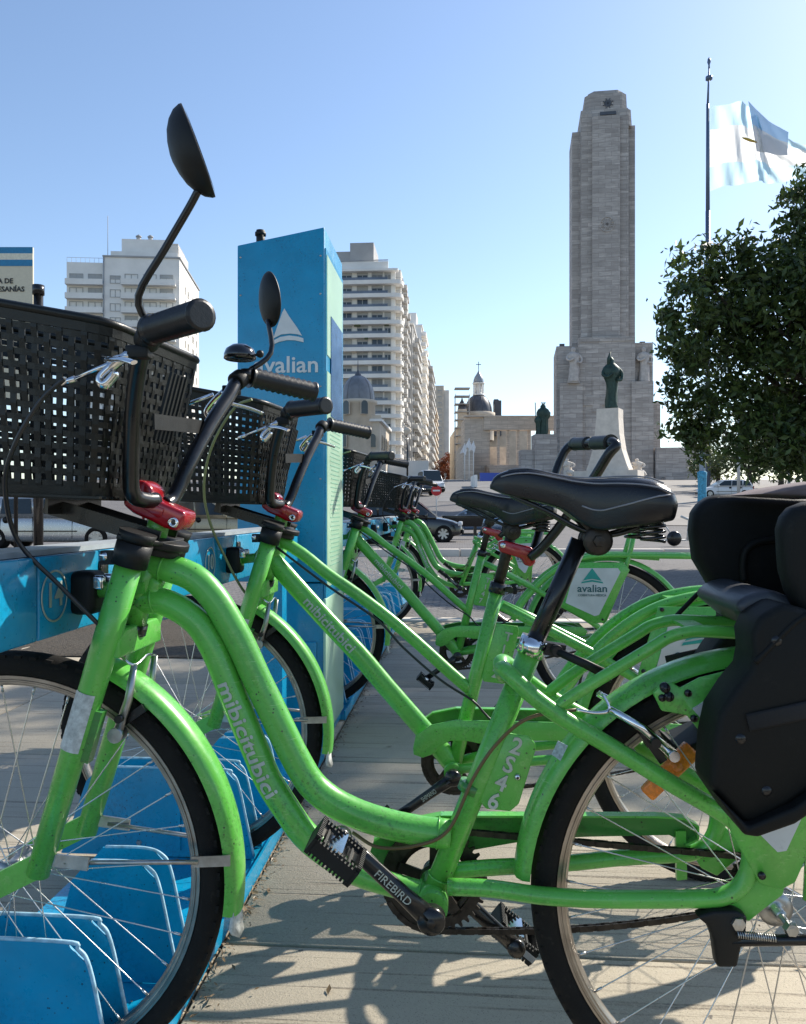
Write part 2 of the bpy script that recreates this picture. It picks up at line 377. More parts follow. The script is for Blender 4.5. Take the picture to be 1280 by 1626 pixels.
pv = bpy.data.objects.new('pavement', None); COL.objects.link(pv); pv.rotation_euler = (0, 0, -ROW); pv['kind'] = 'structure'
slabme = {}
def slab_mesh(wd, ln):
    k = (round(wd, 3), round(ln, 3))
    if k not in slabme:
        slabme[k] = MB().box((0, 0, -.06), (wd-.008, ln-.008, .12)).mesh('concrete_slab', CONC, .003, 1)
    return slabme[k]
sj = [-.6, .42, 1.62, 2.82, 4.02, 5.22, 6.42]; tj = [-4.0, -2.0, -.49, .90, 2.30, 3.70, 5.10]
for j in range(len(sj)-1):
    for i in range(len(tj)-1):
        o = obj('concrete_slab', slab_mesh(tj[i+1]-tj[i], sj[j+1]-sj[j]), None, pv)
        o.location = ((tj[i]+tj[i+1])/2, (sj[j]+sj[j+1])/2, random.uniform(-.0015, 0)); o['kind'] = 'structure'
for i in range(9):
    o = obj('kerbstone', slabme.setdefault('k', MB().box((0, 0, -.09), (.99, .16, .20)).mesh('kerbstone', TRAVP, .012)), None, pv)
    o.location = (-3.5+i*1.0, 6.51, 0); o['kind'] = 'structure'
obj('pavement_bedding', MB().add([row(-4.1, -.7, -.012), row(5.2, -.7, -.012), row(5.2, 6.43, -.012), row(-4.1, 6.43, -.012)], [(0, 1, 2, 3)]), SOIL, kind='structure')
# planted strip behind the rack: soil
m_ = MB(); N = 40
vs = []; fs = []
for j in range(N):
    for i in range(10):
        t = -3.6+i*(2.4/9); s = 4.7+j*(1.65/(N-1)); edge = 0 if i in (0, 9) or j in (0, N-1) else 1
        vs.append(row(t, s, .006+edge*(.010+.03*mnoise.noise(Vector((t*3, s*3, 0))))))
for j in range(N-1):
    for i in range(9): fs.append((j*10+i, j*10+i+1, (j+1)*10+i+1, (j+1)*10+i))
obj('soil_strip', MB().add(vs, fs, True), SOIL, kind='structure')

# dead leaves and crumbs along the tray edge
def litter():
    rnd = random.Random(3); vs = []; fs = []
    for k in range(1500):
        s = rnd.uniform(.5, 6.0); t = -.485+abs(rnd.gauss(0, .016))*(1 if rnd.random() < .93 else 5); z = .004+abs(rnd.gauss(0, .004))
        L = rnd.uniform(.002, .009)*(1.9 if rnd.random() < .06 else 1); a = rnd.uniform(0, 2*PI); c = row(t, s, z); b = len(vs)
        dx = Vector((math.cos(a), math.sin(a), rnd.uniform(-.4, .4)))*L; dy = Vector((-math.sin(a), math.cos(a), rnd.uniform(-.4, .4)))*L*.35
        vs += [c-dx, c-dy+Vector((0, 0, .001)), c+dx, c+dy]; fs += [(b, b+1, b+2), (b, b+2, b+3)]
    for k in range(520):
        if k < 330: s = rnd.uniform(.6, 2.8); t = rnd.uniform(-.88, -.50); z = .028
        else: s = rnd.uniform(.9, 6.2); t = rnd.uniform(-.45, 3.0); z = .004
        L = rnd.uniform(.002, .007)*(3 if rnd.random() < .12 else 1); a = rnd.uniform(0, 2*PI); c = row(t, s, z); b = len(vs)
        dx = Vector((math.cos(a), math.sin(a), rnd.uniform(-.2, .3)))*L; dy = Vector((-math.sin(a), math.cos(a), rnd.uniform(-.2, .3)))*L*.4
        vs += [c-dx, c-dy+Vector((0, 0, .001)), c+dx, c+dy]; fs += [(b, b+1, b+2), (b, b+2, b+3)]
    me = bpy.data.meshes.new('dead_leaves'); me.from_pydata([tuple(v) for v in vs], [], fs)
    me.materials.append(leafm('dry_leaves', (.07, .045, .02), (.24, .16, .08), .1)); obj('dead_leaves', me, kind='stuff', label='dry brown leaf crumbs gathered along the blue tray edge', category='leaf litter')
litter()

# ================================================================== DOCKING RACK
def rail(s0, s1, slots, label, nums):
    rt = root('bike_rack', label, 'bike rack', row(0, 0, 0), -ROW, 'blue docking racks for hire bikes')
    T0, T1_, Z0, Z1 = -.700, -.588, .703, .820
    # beam: separate face panels with gaps between them, a back box and a grey lid
    obj('beam', MB().box(((T0+T1_)/2-.004, (s0+s1)/2, (Z0+Z1)/2), (T1_-T0-.014, s1-s0, Z1-Z0-.008)), BLUE, rt)
    obj('beam_lid', MB().box(((T0+T1_)/2-.01, (s0+s1)/2, Z1+.003), (T1_-T0-.03, s1-s0-.01, .008)), mat('lid_grey', (.32, .34, .34), .5, var=.15), rt)
    cuts = [s0]
    for s in slots:
        for c in (s-.115, s+.075): 
            if s0 < c < s1: cuts.append(c)
    cuts.append(s1); cuts = sorted(cuts)
    for a, b in zip(cuts, cuts[1:]):
        me = MB().box((T1_-.002, (a+b)/2, (Z0+Z1)/2), (.010, b-a-.005, Z1-Z0)).mesh('face_panel', BLUE, .003)
        obj('face_panel', me, None, rt)
    for s, num in zip(slots, nums):
        if num:
            x = T1_+.0045; s -= (.072 if num == '14' else .150)
            me = MB().lathe([(.0345, 0), (.0345, .0008), (.0375, .0008), (.0375, 0)], (x-.0005, s, .762), 'x', 40, closed=True).mesh('number_ring', SILVERTXT)
            obj('number_ring', me, None, rt)
            text_on(num, .050, (x, s, .762), (0, 1, 0), (0, 0, 1), rt, SILVERTXT, bold=.0006)
            s += (.072 if num == '14' else .150)
        # lock housing with steel jaws
        lk = MB().box((T1_+.018, s+.002, .760), (.042, .052, .066)).mesh('lock_housing', BLACKP, .012, 3); lk = obj('lock_housing', lk, None, rt)
        obj('lock_jaw', MB().box((T1_+.040, s-.012, .776), (.022, .013, .022)).mesh('lock_jaw', CHROME, .004), None, lk)
        obj('lock_jaw', MB().box((T1_+.040, s+.020, .776), (.022, .011, .022)).mesh('lock_jaw', CHROME, .004), None, lk)
        obj('key_reader', MB().box((T1_+.004, s+.085, .790), (.007, .030, .026)).mesh('key_reader', BLACKM, .003), None, rt)
    # floor tray and wheel plates
    obj('floor_tray', MB().box((-.70, (s0+s1)/2, .015), (.41, s1-s0, .022)), BLUE, rt)
    obj('tray_lip', MB().box((-.4925, (s0+s1)/2, .022), (.006, s1-s0, .040)), BLUE, rt)
    for i, s in enumerate(slots):
        for q in (-.036, .036):
            pts = []
            base = [(-1.0, .028), (-.508, .028), (-.548, .21), (-.585, .245), (-.90, .245), (-.935, .21)]
            pr = MB().slab([(x, s+q, z) for x, z in base], .004).mesh('wheel_plate', BLUE)
            o = obj('wheel_plate', pr, None, rt)
            path = crom([(-.511, s+q, .035), (-.529, s+q, .12), (-.549, s+q, .208), (-.566, s+q, .235), (-.60, s+q, .246), (-.89, s+q, .246)], 5)
            obj('plate_edge', MB().tube(path, .0032, 6), LITWORNEDGE, o)
            for bx in (-.62, -.80): obj('bolt', MB().lathe([(0, -.0035), (.006, -.0035), (.0075, 0)], (bx, s+q-.002, .06), 'y', 6, False), STEEL, o)
            obj('rib', MB().box((-.70, s+q-.005, .12), (.012, .006, .15)), BLUE, o)
        # intermediate bay plate between two slots
        for q in (.235, .295):
            if s+q+.05 < s1 and i < len(slots)-0:
                base = [(-.76, .028), (-.508, .028), (-.548, .21), (-.585, .245), (-.68, .245), (-.71, .21)]
                o = obj('wheel_plate', MB().slab([(x, s+q, z) for x, z in base], .004), BLUE, rt)
                path = crom([(-.511, s+q, .035), (-.529, s+q, .12), (-.549, s+q, .208), (-.566, s+q, .235), (-.60, s+q, .246), (-.675, s+q, .246)], 5)
                obj('plate_edge', MB().tube(path, .003, 6), LITWORNEDGE, o)
    for s in (s0+.06, s1-.06):
        obj('support_post', MB().box((-.655, s, .365), (.07, .07, .675)), BLUE, rt)
    return rt
LITWORNEDGE = mat('worn_lit_blue_edge', (.30, .50, .62), .4, var=.3, scale=60)  # pale colour holds both worn paint and light caught on the plate edges
rail(.45, 2.84, [1.19, 1.985], 'blue docking rack in the foreground holding the nearest two bikes, numbered 14', ['14', '10'])
rail(3.36, 7.9, [3.57, 4.37, 5.17, 5.96, 6.76], 'blue docking rack beyond the tall blue kiosk', ['9', None, None, None, None])

# ================================================================== KIOSK
def kiosk():
    k = root('station_kiosk', 'tall blue bike station kiosk with white swoosh logo between the racks', 'kiosk', row(-.505, 2.93, 0), -ROW)
    # local: x across (left -), y along the row, z up
    W, D, HL, HR = .335, .44, 1.865, 1.925
    def wedge(x0, x1, y0, y1, z0, hl, hr, name, mt, bev=.004):
        f = lambda x: hl+(hr-hl)*(x+W)/W
        vs = [(x0, y0, z0), (x1, y0, z0), (x1, y1, z0), (x0, y1, z0), (x0, y0, f(x0)), (x1, y0, f(x1)), (x1, y1, f(x1)), (x0, y1, f(x0))]
        me = MB().add(vs, [(3, 2, 1, 0), (4, 5, 6, 7), (0, 1, 5, 4), (1, 2, 6, 5), (2, 3, 7, 6), (3, 0, 4, 7)]).mesh(name, mt, bev)
        return obj(name, me, None, k)
    X1 = 0.0
    X0 = -.325
    # body spans x from X0 to X1
    f = lambda x: HL+(HR-HL)*(x-X0)/(X1-X0)
    def blk(x0, x1, y0, y1, z0, z1=None, name='cabinet_body', mt=BLUE, bev=.004, parent=k):
        za, zb = (f(x0), f(x1)) if z1 is None else (z1, z1)
        vs = [(x0, y0, z0), (x1, y0, z0), (x1, y1, z0), (x0, y1, z0), (x0, y0, za), (x1, y0, zb), (x1, y1, zb), (x0, y1, za)]
        return obj(name, MB().add(vs, [(3, 2, 1, 0), (4, 5, 6, 7), (0, 1, 5, 4), (1, 2, 6, 5), (2, 3, 7, 6), (3, 0, 4, 7)]).mesh(name, mt, bev), None, parent)
    blk(X0, X1, 0, D, .62); blk(X0+.03, X1-.004, .012, D-.012, .01, .615, 'lower_cabinet')
    blk(X0+.06, X1-.03, -.002, .012, .05, .40, 'service_hatch')
    # poster frame on the sunlit side (normal +x)
    x = X1+.001
    PALE = mat('pale_green_poster_paper', (.42, .62, .44), .35, var=.10, scale=4, coat=.4)  # even pale green, used for the posters and the side skirt
    fr = obj('poster_frame', MB().box((x, .22, 1.20), (.008, .424, 1.30)), BLUE, k)
    def pane(y0, y1, z0, z1, name, mt, dx=.005):
        return obj(name, MB().box((x+dx, (y0+y1)/2, (z0+z1)/2), (.003, y1-y0, z1-z0)), mt, fr)
    pane(.022, .405, 1.46, 1.83, 'poster', PALE); pane(.022, .405, .60, 1.40, 'poster', PALE)
    # recessed screen
    pane(.10, .39, 1.24, 1.62, 'screen', mat('dark_blue_screen', (.004, .09, .25), .15, coat=.5), .0075)
    lines = MB()
    rnd = random.Random(5)
    for i in range(34):
        z = 1.22-i*.0165
        lines.box((x+.0072, .08+.13, z), (.0006, rnd.uniform(.18, .26), .0035))
    obj('printed_text_lines', lines, mat('grey_green_print', (.18, .38, .27), .6), fr)
    blk(X1-.0045, X1+.0065, .0, D, .05, .56, 'side_skirt', PALE)
    # logo on the shaded side
    y = -.0015; cx = X0+.135; 
    obj('logo_swoosh', logo(.15).mesh('logo_swoosh', WHITETXT), None, k).matrix_local = frame_M((cx+.045, y-.001, 1.553), (1, 0, 0), (0, 0, 1))
    text_on('avalian', .085, (X0+.183, y-.001, 1.418), (1, 0, 0), (0, 0, 1), k, WHITETXT, width=.238, bold=.0012)
    for sx in (X0+.012, X1-.014):
        for zz in (.66, 1.0, 1.34, 1.68, 1.82): obj('screw', MB().lathe([(0, -.0022), (.003, -.002), (.004, 0)], (sx, 0, zz), 'y', 10), STEEL, k)
    obj('panel_seam', MB().box(((X0+X1)/2, -.0004, 1.14), (X1-X0-.004, .0012, .0022)), BLACKM, k)
    # vent pipe on the roof
    obj('vent_pipe', MB().cyl((X0+.062, .10, f(X0+.07)-.01), (X0+.062, .10, f(X0+.07)+.075), .0165, seg=20).lathe([(.0165, 0), (.021, 0), (.021, .012), (0, .016)], (X0+.062, .10, f(X0+.07)+.055), 'z', 20), BLACKP, k)
def logo(sz):
    """three-sided sail with a curved base and a stripe: drawn in xy"""
    m = MB(); k = sz
    outer = [(-.02, .50), (.10, .30), (.30, .02), (.42, -.18), (.30, -.14), (.12, -.12), (-.10, -.14), (-.30, -.24), (-.18, .10), (-.08, .38)]
    low = [(-.32, -.30), (-.12, -.20), (.10, -.17), (.32, -.20), (.45, -.24), (.46, -.34), (.25, -.29), (.05, -.28), (-.15, -.32), (-.38, -.42)]
    for pl in (outer, low): m.slab([(x*k, y_*k, 0) for x, y_ in pl], .0012, (0, 0, 1))
    return m
kiosk()

# ================================================================== BICYCLES
def mir(P): return [Vector((p[0], -p[1], p[2])) for p in P]
def uvw(L): return [Vector((u, -v, z)) for u, v, z in L]
WR = .335
def make_wheel_meshes():
    d = {}
    tyre = MB(); prof = []
    for k in range(16):
        a = 2*PI*k/16; prof.append((.3155+.0195*math.cos(a), .0215*math.sin(a)))
    tyre.lathe(prof, (0, 0, 0), 'y', 96, True, True)
    for k in range(84):                                   # shoulder tread blocks
        for sgn in (-1, 1):
            a = 2*PI*(k+(.5 if sgn > 0 else 0))/84; c, s_ = math.cos(a), math.sin(a)
            M = Matrix(((c, 0, -s_), (0, 1, 0), (s_, 0, c))).transposed().inverted()
            rr, yy = .3155+.0195*math.cos(R(42)), .0215*math.sin(R(42))*sgn
            rr -= .0022; yy -= sgn*.001; tyre.box((rr*c, yy, rr*s_), (.0055, .009, .011), Matrix(((c, 0, -s_), (0, 1, 0), (s_, 0, c))))
    d['tyre'] = tyre.mesh('tyre', RUBBER)
    rim = MB().lathe([(.2985-(.2895-q_)*.60, h_) for q_, h_ in [(.2895, .010), (.2895, .0125), (.284, .0125), (.283, .0105), (.280, .0105), (.279, .0125), (.276, .0125), (.274, .0115), (.270, .0115), (.2645, .007), (.2615, 0), (.2645, -.007), (.270, -.0115), (.274, -.0115), (.276, -.0125), (.279, -.0125), (.280, -.0105), (.283, -.0105), (.284, -.0125), (.2895, -.0125), (.2895, -.010), (.279, 0)]], (0, 0, 0), 'y', 96, True, True)
    rim.cyl((0, 0, -.284), (0, 0, -.247), .0028, seg=8)
    d['rim'] = rim.mesh('rim', RIMM); 
    try: d['rim'].set_sharp_from_angle(angle=R(35))
    except Exception: pass
    hub = MB().lathe([(.0, -.055), (.008, -.055), (.008, -.036), (.014, -.036), (.024, -.034), (.024, -.030), (.013, -.026), (.013, .026), (.024, .030), (.024, .034), (.014, .036), (.008, .036), (.008, .055), (0, .055)], (0, 0, 0), 'y', 24)
    hub.cyl((0, -.094, 0), (0, .094, 0), .0048, seg=10)
    for sg in (-1, 1): hub.lathe([(0, sg*.094), (.0085, sg*.093), (.0105, sg*.088), (.0105, sg*.083), (.005, sg*.083)], (0, 0, 0), 'y', 6, False)
    d['hub'] = hub.mesh('hub', STEEL)
    sp = []
    for side in (-1, 1):
        for dr in (-1, 1):
            a = R(64)*dr; p0 = Vector((.0225*math.sin(a), side*.032, .0225*math.cos(a))); p1 = Vector((0, side*.002, .2825))
            q = p0.lerp(p1, .955)
            sp.append(MB().cyl(p0, p1, .00105, seg=5, caps=False).cyl(q, p1, .002, seg=6).mesh('spoke', SPOKEM))
    d['spokes'] = sp; return d
WM = make_wheel_meshes()
def wheel(name, parent, loc, rot=0.0, reflector=False):
    h = obj(name, WM['hub'], None, parent); h.location = loc; h.rotation_euler = (0, rot, 0)
    obj('tyre', WM['tyre'], None, h); obj('rim', WM['rim'], None, h)
    for k in range(8):
        for j in range(4):
            s = obj('spoke', WM['spokes'][j], None, h); s.rotation_euler = (0, R(45*k+11.25*j), 0)
    if reflector: pass
    return h
def fender(parent, c, a0, a1, name, r0=.358, hw=.029, n=40):
    rings = []
    for i in range(n+1):
        a = R(a0+(a1-a0)*i/n); ca, sa = math.cos(a), math.sin(a); ring = []
        for y, r in [(-hw, r0-.017), (-hw+.001, r0-.006), (-hw*.66, r0+.0015), (-hw*.3, r0+.004), (hw*.3, r0+.004), (hw*.66, r0+.0015), (hw-.001, r0-.006), (hw, r0-.017),
                     (hw-.002, r0-.017), (hw-.003, r0-.007), (hw*.6, r0-.0005), (0, r0+.002), (-hw*.6, r0-.0005), (-hw+.003, r0-.007), (-hw+.002, r0-.017)]:
            ring.append(Vector((c[0]+r*ca, y, c[2]+r*sa)))
        rings.append(ring)
    me = MB().loft(rings).mesh(name, GREEN)
    try: me.set_sharp_from_angle(angle=R(50))
    except Exception: pass
    return obj(name, me, None, parent)
def arcpt(c, r, a, v=0): return Vector((c[0]+r*math.cos(R(a)), -v, c[2]+r*math.sin(R(a))))

# ---- shared small assemblies -----------------------------------------------------------
def ribbed_grip(p0, p1, r=.0180, n=11):
    p0, p1 = Vector(p0), Vector(p1); path = []; rs = []
    for i in range(n*2+1):
        f = i/(n*2); path.append(p0.lerp(p1, f)); rs.append(r*(.88 if i % 2 else 1.03))
    path += [p1+(p1-p0).normalized()*.003, p1+(p1-p0).normalized()*.0045]; rs += [r*1.06, r*.8]
    path = [p0-(p1-p0).normalized()*.004]+path; rs = [r*1.12]+rs
    return MB().tube(path, rs, 20)
def saddle(parent, nose):
    Z = lambda p: (700+p[0]/3.368, 720+p[1]/3.368)
    top = [(262, 172), (285, 122), (340, 96), (400, 83), (460, 82), (520, 92), (600, 113), (680, 128), (780, 134), (900, 128), (1000, 127), (1080, 138), (1150, 168), (1192, 212), (1211, 262)]
    bot = [(262, 190), (330, 222), (440, 250), (540, 272), (640, 302), (720, 370), (790, 412), (830, 425), (900, 410), (1000, 396), (1100, 380), (1180, 360), (1205, 310), (1213, 280)]
    o0 = T1(*Z((262, 180)))
    tp = [T1(*Z(p))-o0 for p in top]; bp = [T1(*Z(p))-o0 for p in bot]
    tx, tz = [p.x for p in tp], [p.z for p in tp]; bx, bz = [p.x for p in bp], [p.z for p in bp]
    L = tx[-1]; m = MB(); rings = []; N = 34; ws = []
    hwx = [0, .02, .06, .10, .14, .17, .20, .225, .245, L]; hw = [.010, .021, .026, .031, .043, .064, .083, .090, .086, .060]
    for i in range(N+1):
        f = i/N; x = L*(.5-.5*math.cos(PI*f)) if f < 1 else L
        zt = float(np.interp(x, tx, tz)); zb = float(np.interp(x, bx, bz)); w_ = float(np.interp(x, hwx, hw))
        if zt-zb < .004: zt = zb+.004
        if i == 0: w_ *= .5
        if i == N: w_ *= .6
        ring = []
        dip = .008*max(0, min(1, (x-.05)/.08))
        for a, b in [(0, 1), (.35, 1.0), (.62, .985), (.82, .92), (.95, .78), (1.0, .58), (1.0, .38), (.97, .2), (.93, .06), (.85, 0), (0, .12), (-.85, 0), (-.93, .06), (-.97, .2), (-1, .38), (-1, .58), (-.95, .78), (-.82, .92), (-.62, .985), (-.35, 1.0)]:
            z = zb+(zt-zb)*b-(dip*(1-abs(a)*1.6) if b > .97 and abs(a) < .6 else 0)
            ring.append(Vector((x, a*w_, z)))
        rings.append(ring)
    m.loft(rings)
    sd_ = obj('saddle', m.mesh('saddle', SADDLEM), None, parent); sd_.location = nose
    md = sd_.modifiers.new('s', 'SUBSURF'); md.levels = 1; md.render_levels = 1
    # stitched seams
    for sg in (-1, 1):
        for a0, a1, z_off, hfac in ((.10, .93, .0028, .60), (.06, .95, .003, .965), (.50, .93, .003, 1.012)):
            path = []
            for i in range(24):
                x = L*(a0+(a1-a0)*i/23); zt = float(np.interp(x, tx, tz)); zb = float(np.interp(x, bx, bz)); w_ = float(np.interp(x, hwx, hw))
                drop = (1-.985) if hfac < .7 else (.22-.10*math.sin(3.4*i/23) if hfac < 1 else .62-.30*(i/23)**2)
                path.append(Vector((x, sg*w_*hfac, zb+(zt-zb)*(1-drop)+.0004)))
            obj('stitched_seam', MB().tube(path, .0012, 6), SEAM, sd_)
    # rails, clamp, springs
    rl = MB()
    for sg in (-1, 1):
        rl.tube(crom([(.03, sg*.008, -.012), (.08, sg*.018, -.035), (.13, sg*.022, -.062), (.17, sg*.024, -.070), (.215, sg*.035, -.055), (.24, sg*.045, -.035)], 5), .0035, 8)
    obj('saddle_rail', rl, BLACKM, sd_)
    for sg in (-1, 1):
        path = []
        for i in range(90):
            a = 2*PI*i/14; path.append(Vector((.222+.016*math.cos(a), sg*.055+.016*math.sin(a), -.078+i*.00055)))
        obj('saddle_spring', MB().tube(path, .0022, 6), BLACKM, sd_)
    cl = MB()
    for q, r_ in ((-.026, .021), (-.012, .019), (0, .022), (.012, .019), (.026, .021)):
        cl.lathe([(0, q-.0045), (r_*.8, q-.005), (r_, q-.002), (r_, q+.002), (r_*.8, q+.005), (0, q+.0045)], (.152, 0, -.078), 'y', 24)
    cl.cyl((.152, -.040, -.078), (.152, .040, -.078), .005, seg=8)
    for sg in (-1, 1): cl.lathe([(0, sg*.041), (.008, sg*.040), (.009, sg*.034), (0, sg*.033)], (.152, 0, -.078), 'y', 6, False)
    for sg in (-1, 1): cl.bar((.150, sg*.022, -.07), (.110, sg*.024, -.02), .012, .006, (0, 1, 0))
    obj('saddle_clamp', cl, GREASE, sd_)
    return sd_
def make_basket(parent):
    # rounded-rectangle loops from a smaller bottom to a larger top, woven of uprights and bands
    def loop(f):
        # f 0 bottom, 1 top; tilt: front is higher
        ur = .200+.036*f; uf = -.090-.050*f; hw = .126+.022*f; rad = .030
        pts = []
        for cx, cy, a0 in ((ur-rad, hw-rad, 0), (uf+rad, hw-rad, 90), (uf+rad, -hw+rad, 180), (ur-rad, -hw+rad, 270)):
            for k in range(5):
                a = R(a0+k*22.5); pts.append((cx+rad*math.cos(a), cy+rad*math.sin(a)))
        # resample
        P = [Vector((x+y*.10, y, (.900+.238*f)-(x-.22)*(.04+.15*f))) for x, y in pts]; return P
    def resample(P, n):
        P = P+[P[0]]; L = [0]
        for a, b in zip(P, P[1:]): L.append(L[-1]+(b-a).length)
        out = []
        for i in range(n):
            q = L[-1]*i/n; j = max(k for k in range(len(L)-1) if L[k] <= q); out.append(P[j].lerp(P[j+1], (q-L[j])/(L[j+1]-L[j])))
        return out
    NU = 72; NB = 13; m = MB()
    rows_ = [resample(loop(.04+.90*j/(NB*2)), NU*2) for j in range(NB*2+1)]
    C = Vector((.08, 0, 1.02))
    def nrm(j, i):
        P = rows_[j]; t = (P[(i+1) % (NU*2)]-P[i-1]).normalized(); u = (rows_[min(j+1, NB*2)][i]-rows_[max(j-1, 0)][i]).normalized(); n_ = t.cross(u)
        return n_ if n_.dot(P[i]-C) > 0 else -n_
    hwid = .0042; th = .0013; amp = .0008
    for k in range(NU):                                    # uprights
        i = 2*k; ringsL = []; wide = hwid
        for j in range(0, NB*2+1):
            p = rows_[j][i]; n_ = nrm(j, i); t = (rows_[j][(i+1) % (NU*2)]-rows_[j][i-1]).normalized()
            wv = amp*(1 if ((j//2)+k) % 2 == 0 else -1)*(1 if j % 2 == 1 else 0)
            c = p+n_*wv; ringsL.append([c-t*wide-n_*th, c+t*wide-n_*th, c+t*wide+n_*th, c-t*wide+n_*th])
        m.loft(ringsL, True, False)
    for j in range(NB):                                    # bands
        jj = 2*j+1; vs = []; n2 = NU*2; fs = []
        for i in range(n2):
            p = rows_[jj][i]; n_ = nrm(jj, i); u = (rows_[jj+1][i]-rows_[jj-1][i]).normalized()
            wv = -amp*(1 if (j+(i//2)) % 2 == 0 else -1)*(1 if i % 2 == 0 else 0)
            c = p+n_*wv; vs += [c-u*.0042-n_*th, c+u*.0042-n_*th, c+u*.0042+n_*th, c-u*.0042+n_*th]
        for i in range(n2):
            i2 = (i+1) % n2
            for q in range(4): fs.append((i*4+q, i*4+(q+1) % 4, i2*4+(q+1) % 4, i2*4+q))
        m.add(vs, fs, False)
    b = obj('basket', m.mesh('basket', BASKETM), None, parent)
    def band(f0, f1, t_, name):
        A = resample(loop(f0), 72); Bt = resample(loop(f1), 72); mm = MB(); vs = []; fs = []
        for i in range(72):
            out = (A[i]-C); out.z = 0; out.normalize()
            vs += [A[i]-out*t_, Bt[i]-out*t_, Bt[i]+out*t_, A[i]+out*t_]
        for i in range(72):
            i2 = (i+1) % 72
            for q in range(4): fs.append((i*4+q, i*4+(q+1) % 4, i2*4+(q+1) % 4, i2*4+q))
        return obj(name, mm.add(vs, fs, False).mesh(name, BASKETM), None, b)
    band(.925, 1.00, .0028, 'rim_band'); band(-.01, .06, .0028, 'bottom_band')
    tr = resample(loop(1.0), 72); obj('rim', MB().tube(tr, .0062, 8, closed=True), BASKETM, b)
    bm_ = MB(); P = resample(loop(0.0), 72)                # bottom grid
    for k in range(13):
        y = -.13+k*.0217; bm_.box((.055, y, .9075), (.29, .009, .003), Matrix.Rotation(math.atan(.04), 3, 'Y'))
    for k in range(14):
        x = -.078+k*.0208; bm_.box((x, 0, .902-(x-.22)*.04), (.009, .23, .003))
    obj('basket_floor', bm_, BASKETM, b)
    # solid plate with ribs on the side facing the rider, and a steel cross strap
    pl = MB()
    for q in (-.03, -.015, 0, .015, .03): pl.bar((.2475, q-.03, .985), (.269, q+.012-.03, 1.085), .006, .004, (1, 0, 0))
    obj('rib_plate', pl, BASKETM, b)
    obj('cross_strap', MB().bar((.262, -.10, 1.008), (.264, .115, 1.022), .022, .003, (1, 0, 0)), BLACKP, b)
    return b
HB_N = uvw([(.234, .020, .900), (.226, .046, .900), (.219, .068, .908), (.222, .082, .940), (.240, .118, 1.020), (.266, .160, 1.078), (.290, .190, 1.104), (.305, .210, 1.110), (.330, .232, 1.110), (.360, .262, 1.108)])
HB_F = uvw([(.236, -.010, .893), (.240, -.030, .902), (.248, -.045, .925), (.258, -.060, .960), (.275, -.110, 1.025), (.292, -.160, 1.080), (.300, -.190, 1.112), (.318, -.212, 1.120), (.345, -.235, 1.116), (.38, -.262, 1.110)])
